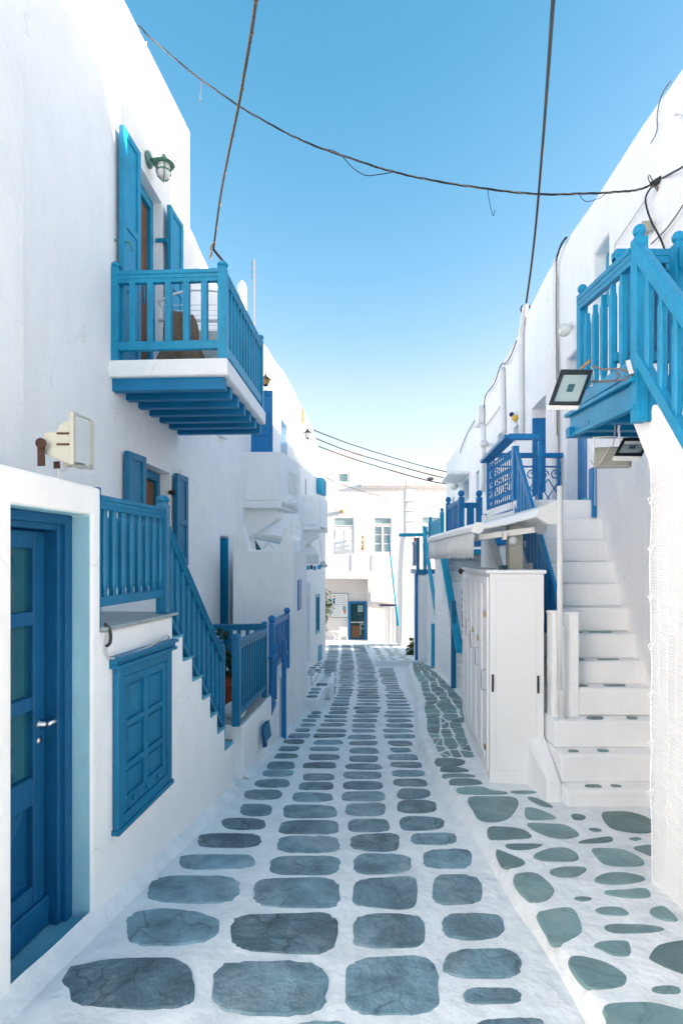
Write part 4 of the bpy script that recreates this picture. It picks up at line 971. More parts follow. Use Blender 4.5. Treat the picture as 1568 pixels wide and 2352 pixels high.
mb = MB(); D.box(mb, D.s_of_y(15.9), D.s_of_y(16.25), -1.0, D.z(702, 1338), 0, .12); mb.build('pilaster', 'plaster', houseD, bevel=.02)
sh = MB()
for k, (u, v0, v1) in enumerate(((726.5, 1096, 1116), (730, 1099, 1118), (733.5, 1104, 1120))):
    mb = MB(); D.box(mb, Ds(u), Ds(u)+.12, D.z(u, v1+18), D.z(u, v0), .02, .2); mb.build('shutter', 'cyan_paint', houseD)
wire([D.wpx(702, 1100, .02), D.wpx(702, 1160, .02), D.wpx(702, 1215, .02)], .012, 'cable', 'cable_grey', houseD)
aw = thing('awning', 'small grey cloth awning on the left wall near the bend', 'awning', (-.9, 14.6, 1.9))
ya = 14.35
mb = MB(); mb.hexa([PX(695, 1278, ya), PX(731, 1279, ya), PX(714, 1250, 15.3), PX(695, 1250, 15.3), PX(695, 1272, ya), PX(731, 1273, ya), PX(714, 1248, 15.3), PX(695, 1248, 15.3)]); mb.build('cover', 'canvas', aw)
mb = MB(); mb.hexa([PX(695, 1296, ya), PX(732, 1297, ya), PX(732, 1297, ya+.02), PX(695, 1296, ya+.02), PX(695, 1279.5, ya), PX(731, 1279.5, ya), PX(731, 1279.5, ya+.02), PX(695, 1279.5, ya+.02)]); mb.build('valance', 'canvas', aw)
mb = MB(); mb.tube([PX(688, 1278, ya+.05), PX(733, 1277, ya+.05)], .035, 8); mb.build('front_bar', 'white_metal', aw, smooth=True)
for k, (u, v, w2, m_) in enumerate(((697, 1300, 5, 'dark'), (704, 1303, 7, 'cyan_paint'), (712, 1302, 6, 'dark'), (719, 1304, 7, 'cyan_paint'), (729, 1302, 8, 'cyan_paint'))):
    mb = MB(); mb.hexa([PX(u, v+6, 14.3), PX(u+w2, v+6, 14.3), PX(u+w2, v+4, 14.5), PX(u, v+4, 14.5), PX(u, v-4, 14.3), PX(u+w2, v-4, 14.3), PX(u+w2, v-4, 14.5), PX(u, v-4, 14.5)])
    tag(mb.build('souvenir_box', m_, bevel=.01), ['first black box hung under the grey awning, nearest the wall', 'teal box hung under the grey awning beside the black one', 'second black box hung under the grey awning', 'teal box hung between black box and awning corner', 'teal lamp box hung at the awning corner'][k], 'box', 'boxes under the grey awning')
ol = thing('hanging_lamp', 'clear glass ship lamp hanging beyond the grey awning corner', 'lamp', tuple(PX(741, 1304, 14.5)))
mb = MB(); mb.lathe([(.11, 0), (.12, .03), (.085, .09), (.07, .14), (.02, .16)], PX(742, 1303, 14.5), 12); mb.build('shade', 'lamp_glass', ol, smooth=True)
MB().tube([PX(742, 1292, 14.5), PX(737, 1270, 14.6), PX(735, 1240, 14.7)], .008, 5).build('cord', 'cable_white', ol)
# lanterns
def lantern(name, label, c, r, h, m_glass, m_frame, arm):
    t = thing(name, label, 'lantern', tuple(c)); c = Vector(c)
    MB().lathe([(r*.55, -h*.5), (r, h*.1)], c, 6).build('lantern_glass', m_glass, t)
    MB().lathe([(r*1.3, h*.1), (r*1.25, h*.16), (r*.8, h*.32), (r*.35, h*.5), (r*.12, h*.8), (.003, h*1.1)], c, 6).build('roof', m_frame, t)
    fr = MB()
    for k in range(6):
        a = k*math.pi/3; fr.tube([c+Vector((r*.57*math.cos(a), r*.57*math.sin(a), -h*.5)), c+Vector((r*1.02*math.cos(a), r*1.02*math.sin(a), h*.1))], r*.07, 4)
    fr.lathe([(r*.6, -h*.5), (r*.62, -h*.46)], c, 6); fr.lathe([(r*.6, -h*.52), (r*.3, -h*.6), (r*.12, -h*.7), (r*.10, -h*1.3)], c, 8); fr.build('frame', m_frame, t)
    MB().tube(catmull(arm, 5), r*.12, 6).build('bracket', m_frame, t, smooth=True)
    return t
c = PX(609.5, 874, 9.35); lantern('wall_lantern', 'pointed lantern with amber glass above the cobalt shutter', c, .082, .16, 'amber', 'black_iron', [c+Vector((0, 0, -.1)), c+Vector((-.08, .02, -.05)), c+Vector((-.25, .1, -.12))])
c = PX(706, 997, 15.2); lantern('wall_lantern', 'black six-sided lantern on curled bracket near the far left roof', c, .11, .24, 'lamp_glass', 'black_iron', [c+Vector((0, 0, -.26)), c+Vector((-.08, 0, -.36)), c+Vector((-.22, 0, -.28)), c+Vector((-.30, 0, -.02)), c+Vector((-.32, 0, .12))])
# cane screen along the roof edge
cn = thing('cane_screen', 'weathered cane screen along the far left roof edge', 'screen', tuple(PX(700, 985, 15.5)))
for k in range(6):
    t = k/5; MB().tube([PX(lerp(690, 716, t), lerp(962, 1003, t), lerp(15, 17.4, t)), PX(lerp(691, 717, t), lerp(928, 982, t), lerp(15, 17.4, t))], .022, 5).build('upright_cane', 'cane', cn)
for k in range(5):
    MB().tube([PX(690, 936+k*7, 15), PX(717, 986+k*4, 17.4)], .018, 5).build('long_cane', 'cane', cn)
# roof clutter: round chimney and aerial
ch = thing('chimney', 'slim round white chimney behind the blue balcony', 'chimney', (0, 0, 0)); c = PX(555, 735, 10.5); ch.location = c; WLOC[ch.name] = c
MB().lathe([(.11, -.4), (.10, .3), (.095, .62), (.07, .70), (.02, .76)], c, 14).build('stack', 'plaster', ch, smooth=True)
at = thing('antenna', 'thin rusty television aerial above the left roofs', 'antenna', tuple(PX(583, 760, 10.8)))
MB().tube([PX(583, 790, 10.8), PX(583, 596, 10.8)], .014, 6).build('mast', 'cane', at)
for (v, w2) in ((604, 4), (615, 6), (632, 8), (645, 5)):
    MB().tube([PX(583-w2, v, 10.75), PX(583+w2*.7, v+2, 10.85)], .006, 4).build('element', 'cable_grey', at)
MB().tube([PX(579, 598, 10.8), PX(578, 640, 10.8)], .004, 4).build('element', 'cable_grey', at)
# ================================================================== FAR HOUSE closing the street
E = WP((-6, 27.8), (9, 27.8), 1)
def Ez(v): return EYE+(V0-v)/FPX*27.8
def Es(u): return (u-U0)/FPX*27.8+6
houseE = thing('house', 'sunlit white house closing the far end of the street', 'house', (1.5, 28.5, gz(28)))
def er(u0, u1, v0, v1): return rect(Es(u0), Es(u1), Ez(v1), Ez(v0))
outE = [(0, -3.2), (15, -3.2), (15, Ez(1079.5)), (Es(836), Ez(1079.5)), (Es(836), Ez(1035)), (0, Ez(1035))]
wall(E, outE, [(er(773, 802, 1084, 1110), .10), (er(764, 812, 1188, 1274), .10), (er(857, 899, 1188, 1270), .10), (er(967, 1009, 1186, 1265), .10), (er(700, 844.5, 1332, 1478.5), .55), (er(869, 912, 1389, 1479), .2)], 5.0).build('wall', 'plaster_sun_tone', houseE, bevel=.03, seg=3)
mb = MB(); E.box(mb, Es(829), 14.8, Ez(1121), Ez(1112), .0, .12); E.box(mb, Es(829), 14.8, Ez(1117), Ez(1113), .12, .17); mb.build('cornice', 'plaster_sun_tone', houseE, bevel=.02)
def ewin(name, u0, u1, v0, v1, cols, rws, frame=.07, glass='glass_far', parent=houseE, m='white_paint', dep=.09):
    a, b, c, d = Es(u0), Es(u1), Ez(v1), Ez(v0); f = MB()
    E.box(f, a, a+frame, c, d, -dep, -.01); E.box(f, b-frame, b, c, d, -dep, -.01); E.box(f, a+frame, b-frame, c, c+frame, -dep, -.01); E.box(f, a+frame, b-frame, d-frame, d, -dep, -.01)
    for k in range(1, cols): x = lerp(a, b, k/cols); E.box(f, x-frame*.7, x+frame*.7, c+frame, d-frame, -dep+.002, -.012)
    for k in range(1, rws): z = lerp(c, d, k/rws); E.box(f, a+frame, b-frame, z-.02, z+.02, -dep+.004, -.03)
    o = f.build(name, m, parent, bevel=.005)
    for i in range(cols):
        for j in range(rws):
            g_ = MB(); E.box(g_, lerp(a, b, i/cols)+.01, lerp(a, b, (i+1)/cols)-.01, lerp(c, d, j/rws)+.005, lerp(c, d, (j+1)/rws)-.005, -dep+.012, -dep+.02); g_.build('pane', glass, o)
    return o
ewin('window', 773, 802, 1084, 1110, 1, 1, .09)
ewin('window', 857, 899, 1207, 1270, 2, 3, .06); ewin('window_transom', 857, 899, 1188, 1205, 1, 1, .05)
ewin('window', 967, 1009, 1206, 1265, 2, 3, .06); ewin('window_transom', 967, 1009, 1186, 1204, 1, 1, .05)
ewin('window_transom', 764, 812, 1188, 1209, 1, 1, .05)
mb = MB(); E.box(mb, Es(764.5), Es(811.5), Ez(1274), Ez(1210), -.095, -.03); dr = mb.build('balcony_door', 'white_paint', houseE, bevel=.01)
for (a, b, c, d) in ((770, 786, 1216, 1240), (790, 806, 1216, 1240), (770, 786, 1244, 1270), (790, 806, 1244, 1270)):
    mb = MB(); E.box(mb, Es(a), Es(b), Ez(d), Ez(c), -.029, -.012); mb.build('panel', 'white_paint', dr, bevel=.01)
# balcony
mb = MB(); E.box(mb, Es(735), Es(857), Ez(1329), Ez(1317), .0, .85); mb.build('balcony_slab', 'plaster_sun_tone', houseE, bevel=.02)
rr = MB(); E.box(rr, Es(747), Es(856), Ez(1277), Ez(1274), .76, .82); rail = rr.build('balcony_railing', 'white_paint', houseE)
mb = MB(); E.box(mb, Es(747), Es(856), Ez(1312), Ez(1309), .77, .81); mb.build('bottom_rail', 'white_paint', rail)
me = baluster_mesh(Ez(1276)-Ez(1310), .09, 'flat', 'white_paint')
for k in range(22): place(me, 'baluster', rail, E.w(Es(lerp(749, 854, k/21)), Ez(1310), .79))
for u in (748, 808, 855): mb = MB(); E.box(mb, Es(u)-.05, Es(u)+.05, Ez(1317), Ez(1272), .75, .83); mb.build('post', 'white_paint', rail)
# porch wall: shop glass door with blue frame
zf = Ez(1478)
def eb(mb, u0, u1, v0, v1, n0, n1): return E.box(mb, Es(u0), Es(u1), Ez(v1), Ez(v0), n0, n1)
f = MB(); eb(f, 800, 805.5, 1383, 1476, -.54, -.46); eb(f, 837, 842.5, 1383, 1476, -.54, -.46); eb(f, 805.5, 837, 1383, 1388, -.54, -.46); eb(f, 805.5, 837, 1471, 1476, -.54, -.46)
gd = f.build('shop_door', 'cobalt', houseE, bevel=.02)
mb = MB(); eb(mb, 805.6, 836.9, 1388.2, 1470.8, -.53, -.515); mb.build('pane', 'glass', gd)
for k, (u0, u1, v0, v1, m_) in enumerate(((806, 836, 1431, 1433, 'cream'), (828, 829, 1433, 1462, 'cream'), (829, 836, 1436, 1437, 'cream'), (829, 836, 1447, 1448, 'cream'), (822, 834, 1392, 1408, 'glass_far'), (822, 831, 1412, 1416, 'leaf'), (808, 827, 1440, 1466, 'wood'))):
    mb = MB(); eb(mb, u0, u1, v0, v1, -.512, -.505-.001*k); mb.build('shop_fitting', m_, gd)
# menu board with an ice cream cup and cone
bd = thing('menu_board', 'white ice cream menu board with dark frame beside the shop door', 'sign', tuple(E.w(Es(779), Ez(1420), -.5)))
mb = MB(); eb(mb, 758.5, 799.5, 1364.5, 1420.5, -.548, -.52); mb.build('panel', 'white_paint', bd)
f = MB(); eb(f, 758, 800, 1364, 1365, -.545, -.51); eb(f, 758, 800, 1420, 1421, -.545, -.51); eb(f, 758, 759, 1365, 1420, -.545, -.51); eb(f, 799, 800, 1365, 1420, -.545, -.51); f.build('frame', 'ink', bd)
tr_ = random.Random(2)
for k in range(12):
    v = 1368.5+k*4.3; u0 = 772 if k < 5 else 761; u1 = 796 if k < 6 else 781
    x = u0+tr_.uniform(0, 3)
    while x < u1-2:
        w2 = tr_.uniform(1.5, 4); mb = MB(); eb(mb, x, min(x+w2, u1), v, v+1.0, -.52, -.517); mb.build('text_line', 'ink_faint', bd); x += w2+.9
def epoly(pts, n0, n1): return MB().prism([E.w(Es(u), Ez(v), n0) for (u, v) in pts], (0, -(n1-n0), 0))
epoly([(761.5, 1377), (771, 1376), (768, 1382), (768.5, 1385), (770, 1388), (764, 1388.5), (765.5, 1384), (764.5, 1381)], -.519, -.512).build('cup_picture', 'sign_blue', bd)
epoly([(762, 1376), (764, 1370), (770, 1372), (771, 1376)], -.519, -.512).build('cream_picture', 'cream', bd)
epoly([(764, 1369), (770, 1371), (769, 1373), (765, 1371)], -.5119, -.508).build('berry_picture', 'sign_red', bd)
epoly([(788, 1404), (795, 1403), (791.5, 1415)], -.519, -.512).build('cone_picture', 'cone_orange', bd)
epoly([(786.5, 1403), (787, 1394), (792, 1393), (795, 1398), (793, 1403), (789, 1404)], -.5189, -.513).build('scoop_picture', 'glass_far', bd)
# shop on the right: wooden doors, awning, name over the door
mb = MB(); eb(mb, 869.5, 911.5, 1389.5, 1396, -.19, -.02); mb.build('lintel', 'white_paint', houseE)
for k in range(5):
    u = 870+8.2*k; mb = MB(); eb(mb, u, u+7.6, 1397, 1478.5, -.19, -.10 if k != 2 else -.16); mb.build('shop_shutter', 'white_paint', houseE, bevel=.01)
aw = thing('awning', 'white sunlit awning folded above the shop at the street end', 'awning', tuple(E.w(Es(880), Ez(1384), .1)))
mb = MB(); mb.prism([E.w(Es(851), Ez(1360), .02), E.w(Es(851), Ez(1377), .05), E.w(Es(851), Ez(1384), .55), E.w(Es(851), Ez(1380), .60)], (Es(914)-Es(851), 0, 0)); mb.build('cover', 'canvas', aw)
MB().tube([E.w(Es(851), Ez(1382), .58), E.w(Es(914), Ez(1382), .58)], .05, 8).build('front_bar', 'white_metal', aw, smooth=True)
sg = thing('shop_sign', 'brown raised letters over a navy bar above the far shop doors', 'sign', tuple(E.w(Es(890), Ez(1392), .1)))
mb = MB(); eb(mb, 872, 908, 1389, 1392.5, .0, .06); mb.build('bar', 'navy', sg)
cu = bpy.data.curves.new('letters', 'FONT'); cu.body = 'Sweet & Country'; cu.size = .22; cu.extrude = .012; cu.align_x = 'CENTER'
tx = bpy.data.objects.new('letters', cu); COL.objects.link(tx); bpy.context.view_layer.update()
dg = bpy.context.evaluated_depsgraph_get(); me_ = bpy.data.meshes.new_from_object(tx.evaluated_get(dg)); bpy.data.objects.remove(tx)
me_.materials.clear(); me_.materials.append(MAT['gold_letter'])
lt = bpy.data.objects.new('letters', me_); COL.objects.link(lt); lt.parent = sg
wid = max(v.co.x for v in me_.vertices)-min(v.co.x for v in me_.vertices); k = (Es(911)-Es(870.5))/wid
p = E.w(Es(890.5), Ez(1388.2), .05); lt.location = p-WLOC[sg.name]; lt.rotation_euler = (math.radians(90), 0, 0); lt.scale = (k, 1.0, 1)
# lamp and hanging ornament on the facade
lp = MB().lathe([(.05, 0), (.10, .06), (.10, .22), (.04, .30)], E.w(Es(786), Ez(1175.5), .0), 10, (0, -1, 0)); tag(lp.build('wall_lamp', 'amber', smooth=True), 'small brass wall lamp over the upper white door at far end', 'wall lamp')
og = thing('hanging_ornament', 'string of brown ornaments beside the far upper door', 'ornament', tuple(E.w(Es(832), Ez(1262), .12)))
MB().tube([E.w(Es(833), Ez(1231), .14), E.w(Es(833), Ez(1263), .14)], .012, 5).build('cord', 'cane', og)
for v, rr_ in ((1234, .06), (1246, .07), (1254, .06), (1260, .09)): MB().sphere(E.w(Es(833), Ez(v), .14), rr_, 8, 6, (1, 1, 1.2)).build('piece', 'cane', og)
# table, chair and creeper in front of the porch
tb = thing('cafe_table', 'white iron cafe table in the shaded porch', 'table', (E.w(Es(772), 0).x, 27.2, gz(27.2)))
def Pf(u, v, y=27.2): return PX(u, v, y)
MB().lathe([(.30, 0), (.31, .02), (.30, .04)], Pf(772, 1452), 16).build('table_top', 'white_paint', tb)
for sg_ in (-1, 1):
    MB().tube(catmull([Pf(772+sg_*10, 1452), Pf(772+sg_*6, 1457), Pf(772+sg_*3.2, 1465), Pf(772+sg_*6, 1474), Pf(772+sg_*9.5, 1481)], 4), .022, 6).build('leg', 'white_paint', tb, smooth=True)
MB().tube([Pf(769, 1465), Pf(775, 1465)], .018, 6).build('stretcher', 'white_paint', tb)
chh = thing('cafe_chair', 'white garden chair next to the cafe table in the porch', 'chair', tuple(Pf(789, 1482, 27.3)))
MB().hexa([Pf(779, 1462, 27.3), Pf(798, 1462, 27.3), Pf(797, 1461, 27.7), Pf(780, 1461, 27.7), Pf(779, 1460, 27.3), Pf(798, 1460, 27.3), Pf(797, 1459, 27.7), Pf(780, 1459, 27.7)]).build('seat', 'white_paint', chh)
MB().hexa([Pf(780, 1459, 27.65), Pf(797, 1459, 27.65), Pf(797, 1459, 27.7), Pf(780, 1459, 27.7), Pf(780, 1441, 27.65), Pf(797, 1441, 27.65), Pf(797, 1441, 27.7), Pf(780, 1441, 27.7)]).build('backrest', 'white_paint', chh)
for (u, v, y) in ((780, 1481.5, 27.32), (797, 1481.5, 27.32), (781, 1480, 27.68), (796, 1480, 27.68)): MB().tube([Pf(u, v, y), Pf(u, 1460, y)], .02, 5).build('leg', 'white_paint', chh)
cr = thing('creeper', 'green creeper hanging down beside the ice cream menu board', 'plant', tuple(Pf(748, 1440, 27)))
lr = random.Random(9); lv = MB()
for (u, v, r_, n_) in ((748, 1363, .22, 40), (747, 1388, .35, 90), (757, 1389, .28, 45), (748, 1402, .40, 150), (746, 1420, .16, 24), (746, 1432, .12, 14), (746, 1446, .14, 18)): leaves(lv, Pf(u, v, 26.9), r_, n_, .07, lr)
lv.build('foliage', 'leaf', cr, kind='stuff')
MB().tube(catmull([Pf(745, 1360, 26.9), Pf(748, 1395, 26.9), Pf(746, 1450, 26.9)], 5), .02, 5).build('stem', 'stem', cr)
# kerb in the porch
mb = MB(); E.box(mb, Es(735), Es(868), gz(27.5)-.2, gz(27.5)+.10, -.6, .28); mb.build('porch_step', 'mortar', houseE, bevel=.02)
# leaning teal pole
tag(MB().tube([PX(891, 1230, 24.5), PX(903, 1335, 23.6), PX(914.5, 1437, 22.6)], [.022, .04, .055], 8).build('leaning_pole', 'cyan_paint', smooth=True), 'long thin teal pole leaning in front of the far shop', 'pole')
# ---------------- chimney-like pillar house on the right of the end
pil = thing('pillar_wall', 'tall white pillar and wall end right of the far shop', 'wall', (3.0, 24, gz(24)))
yp = 24.0
def X(u, y): return (u-U0)/FPX*y
def Z(v, y): return EYE+(V0-v)/FPX*y
mb = MB(); hexp(mb, [(X(930, yp), yp), (X(953, yp), yp), (X(953, yp), yp+.7), (X(930, yp), yp+.7)], Z(1232, yp), Z(1124, yp)); mb.build('pillar', 'plaster_sun_tone', pil, bevel=.04, seg=3)
mb = MB(); mb.prism([Vector((X(u, yp), yp-.02, Z(v, yp))) for (u, v) in ((920, 1500), (921, 1330), (925, 1250), (930, 1226), (954, 1226), (963, 1250), (966, 1500))], (0, 1.6, 0)); mb.build('wall', 'plaster_sun_tone', pil, bevel=.03, seg=3)
for v in (1152, 1174, 1198):
    mb = MB(); hexp(mb, [(X(929.3, yp), yp-.03), (X(953.7, yp), yp-.03), (X(953.7, yp), yp+.73), (X(929.3, yp), yp+.73)], Z(v, yp), Z(v-2, yp)); mb.build('band', 'plaster_sun_tone', pil, bevel=.01)
MB().lathe([(.03, 0), (.02, .4), (.01, .5)], (X(933, yp), yp+.2, Z(1124, yp)), 6).build('vent_rod', 'cane', pil)
MB().tube([(X(922.5, yp), yp-.08, Z(1478, yp)), (X(923.5, yp), yp-.08, Z(1342, yp))], .03, 6).build('drain_pipe', 'metal', pil)
# ================================================================== RIGHT SIDE
R = WP((2.35, 0), (2.35+.085*10, 10), -1)
def Rs(u): return R.s_at(u)
def Rd(u): return R.w(R.s_at(u), 0).y
def rhole(un, uf, vt, vb, dep=.22): return (rect(Rs(un), Rs(uf), R.z(un, vb), R.z(un, vt)), dep)
# near house
houseR1 = thing('house', 'white house at right above the mesh covered stair wall', 'house', (4.5, 5, gz(5)))
sE1 = Rs(1266)
o1 = [(1.2, -1), (sE1, -1)]+[R.sz(u, v) for (u, v) in ((1266, 603), (1290, 562), (1297, 553), (1364.5, 457), (1480, 275), (1568, 150))]+[(4.2, 5.9), (1.2, 6.0)]
h1 = rhole(1396, 1360, 534, 700, .2)
sd0, sd1 = Rs(1346), Rs(1299); zdt, zdb = 4.55, R.z(1346, 1150)
h2 = (rect(sd0, sd1, 2.62, zdt), .2)
wall(R, o1, [h1, h2], 6.0).build('wall', 'plaster', houseR1, bevel=.035, seg=3)
mb = MB(); R.box(mb, Rs(1396)+.003, Rs(1360)-.003, R.z(1396, 700)+.003, R.z(1396, 534)-.003, -.199, -.15); mb.build('window', 'cyan_paint', houseR1)
mb = MB(); R.box(mb, sd0+.003, sd1-.003, 2.66, zdt-.003, -.199, -.15); dr = mb.build('door', 'cobalt', houseR1)
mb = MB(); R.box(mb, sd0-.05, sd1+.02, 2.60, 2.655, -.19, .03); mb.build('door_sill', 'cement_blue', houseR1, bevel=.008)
mb = MB(); R.box(mb, Rs(1371), Rs(1361), 2.40, R.z(1366, 1075), .004, .05); mb.build('gate_board', 'cobalt', houseR1, bevel=.006)
# unseen taller blocks, added beyond the frame to shade the left wall in steps
mb = MB(); hexp(mb, [(3.05, 1.0), (9, 1.0), (9, 4.2), (3.05, 4.2)], 5.0, 7.55); hexp(mb, [(4.95, 4.25), (9, 4.25), (9, 5.6), (4.95, 5.6)], 5.0, 8.15); hexp(mb, [(4.95, 5.6), (9, 5.6), (9, 6.5), (4.95, 6.5)], 5.0, 7.9); hexp(mb, [(5.0, 6.5), (9, 6.5), (9, 7.35), (5.0, 7.35)], 5.0, 7.6)
mb.build('shade_blocks', 'plaster', houseR1, bevel=.04, seg=3)
# buttress between the two houses and pipes
mb = MB(); R.box(mb, Rs(1283), Rs(1268), 2.4, R.z(1275, 640), .0, .10); mb.build('buttress', 'plaster', houseR1, bevel=.03, seg=3)
houseR2 = thing('house', 'white house at right behind the wrought iron landing', 'house', (5.3, 10.5, gz(10)))
sE2 = Rs(1109)
o2 = [(sE1+.003, -1.6), (sE2, -1.6)]+[R.sz(u, v) for (u, v) in ((1109, 920), (1130, 882), (1153, 840), (1186, 778), (1215, 712), (1250, 640), (1265.5, 612))]
hs = [rhole(1253, 1221, 905, 1128, .3), rhole(1190, 1179, 972, 1010, .2), rhole(1153, 1142, 989, 1025, .2), rhole(1127, 1116, 1030, 1150, .2)]
wall(R, o2, hs, 6.0).build('wall', 'plaster', houseR2, bevel=.03, seg=3)
mb = MB(); R.box(mb, Rs(1221)-.05, Rs(1221)-.003, R.z(1253, 1128)+.003, R.z(1253, 930), -.28, .0); mb.build('door', 'cobalt', houseR2, bevel=.006)
for (a, b, c, d) in ((1190, 1179, 972, 1010), (1153, 1142, 989, 1025), (1127, 1116, 1030, 1150)):
    mb = MB(); R.box(mb, Rs(a)+.003, Rs(b)-.003, R.z(a, d)+.003, R.z(a, c)-.003, -.199, -.16); mb.build('window', 'cyan_paint', houseR2)
houseR3 = thing('house', 'farthest white house on the right with small canopy and globe lamp', 'house', (6, 17, gz(17)))
sE3 = Rs(1024)
o3 = [(sE2+.003, -2.4), (sE3, -2.4)]+[R.sz(u, v) for (u, v) in ((1024, 1066), (1040, 1042), (1069, 1004), (1090, 962), (1108.6, 928))]
hs = [rhole(1099.5, 1092, 1078, 1154, .2), rhole(1076, 1063, 1096, 1145, .2), rhole(1043, 1037, 1140, 1200, .2)]
wall(R, o3, hs, 6.0).build('wall', 'plaster', houseR3, bevel=.03, seg=3)
for (a, b, c, d) in ((1099.5, 1092, 1078, 1154), (1076, 1063, 1096, 1145), (1043, 1037, 1140, 1200)):
    mb = MB(); R.box(mb, Rs(a)+.003, Rs(b)-.003, R.z(a, d)+.003, R.z(a, c)-.003, -.199, -.16); mb.build('window', 'cyan_paint', houseR3)
mb = MB(); R.box(mb, Rs(1078), Rs(1058), R.z(1070, 1097), R.z(1070, 1090), 0, .62); mb.build('canopy', 'plaster', houseR3, bevel=.02)
# pipes and cables on the right facades
def rpipe(parent, pts, r_, name='drain_pipe', m='white_metal', off=.05):
    return MB().tube(catmull([R.wpx(u, v, off) for (u, v) in pts], 4), r_, 8).build(name, m, parent, smooth=True)
rpipe(houseR1, [(1275, 600), (1274, 700), (1276, 900), (1277, 1160)], .03)
rpipe(houseR1, [(1278, 590), (1277, 700), (1279, 1000)], .008, 'wall_cable', 'cable_grey', .09)
rpipe(houseR2, [(1207, 700), (1197, 760), (1196, 850), (1197, 1010)], .045)
rpipe(houseR2, [(1153, 845), (1155, 920), (1156, 1000)], .05)
rpipe(houseR3, [(1109, 975), (1110, 1040), (1109, 1130)], .06)
mb = MB(); R.box(mb, Rs(1114), Rs(1105), R.z(1109, 977), R.z(1109, 938), .02, .16); mb.build('junction_box', 'white_metal', houseR2, bevel=.01)
rpipe(houseR2, [(1186, 782), (1172, 818), (1160, 835), (1150, 838), (1135, 880), (1115, 908), (1111, 938)], .013, 'wall_cable', 'cable_grey', .06)
rpipe(houseR3, [(1097, 955), (1075, 990), (1064, 1015), (1056, 1040)], .015, 'wall_cable', 'cable_grey', .05)
rpipe(houseR2, [(1151, 930), (1130, 958), (1115, 978)], .012, 'wall_cable', 'cable_white', .04)
rpipe(houseR1, [(1300, 545), (1290, 558), (1280, 585), (1277, 598)], .014, 'wall_cable', 'cable', .05)
rpipe(houseR1, [(1480, 460), (1450, 505), (1423, 545), (1412, 562), (1411, 590)], .006, 'wall_cable', 'cable_white', .03)
rpipe(houseR1, [(1568, 470), (1545, 505), (1525, 530), (1495, 560)], .006, 'wall_cable', 'cable_grey', .03)
rpipe(houseR1, [(1498, 425), (1482, 455), (1492, 500), (1515, 545), (1525, 570)], .008, 'wall_cable', 'cable', .05)
rpipe(houseR1, [(1540, 185), (1520, 215), (1509, 260), (1508, 300), (1494, 328)], .005, 'wall_cable', 'cable_grey', .03)
rpipe(houseR1, [(1552, 260), (1560, 255), (1575, 258)], .02, 'hook', 'plaster', .05)
# globe lamps
def globe(u, v, off, um, vm, r_, label, parent_m='white_metal'):
    c = R.wpx(u, v, off); t = thing('globe_lamp', label, 'wall lamp', tuple(c), 'white globe lamps on the right facades')
    b_ = R.wpx(um, vm, .0)
    MB().lathe([(r_*.7, 0), (r_*.65, r_*.3), (r_*.35, r_*.5)], b_, 12, tuple(R.nv())).build('base', parent_m, t, smooth=True)
    MB().tube([b_+R.nv()*r_*.4, c], r_*.38, 8).build('neck', parent_m, t, smooth=True)
    MB().sphere(c, r_, 18, 12).build('globe', 'opal', t, smooth=True)
globe(1296, 758, .22, 1312, 748, .075, 'white globe lamp left of the teal stair landing')
globe(1111, 1020, .25, 1119, 1020, .09, 'white globe lamp below the junction box on the right')
globe(1042, 1117, .35, 1052, 1114, .12, 'white globe lamp under the small far canopy')
gl_ = thing('wall_lamp', 'yellow and white domed wall lamp on the right facade', 'wall lamp', tuple(R.wpx(1181, 962, .15)))
MB().sphere(R.wpx(1182, 960, .13), .06, 14, 10).build('dome', 'yellow', gl_, smooth=True)
MB().lathe([(.12, 0), (.11, .03), (.05, .05)], R.wpx(1186, 958, .0), 14, tuple(R.nv())).build('base', 'white_metal', gl_, smooth=True)
MB().lathe([(.04, 0), (.042, .04), (.02, .06)], R.wpx(1176, 953, .12), 10, (-.6, -.6, .2)).build('shade', 'navy', gl_, smooth=True)
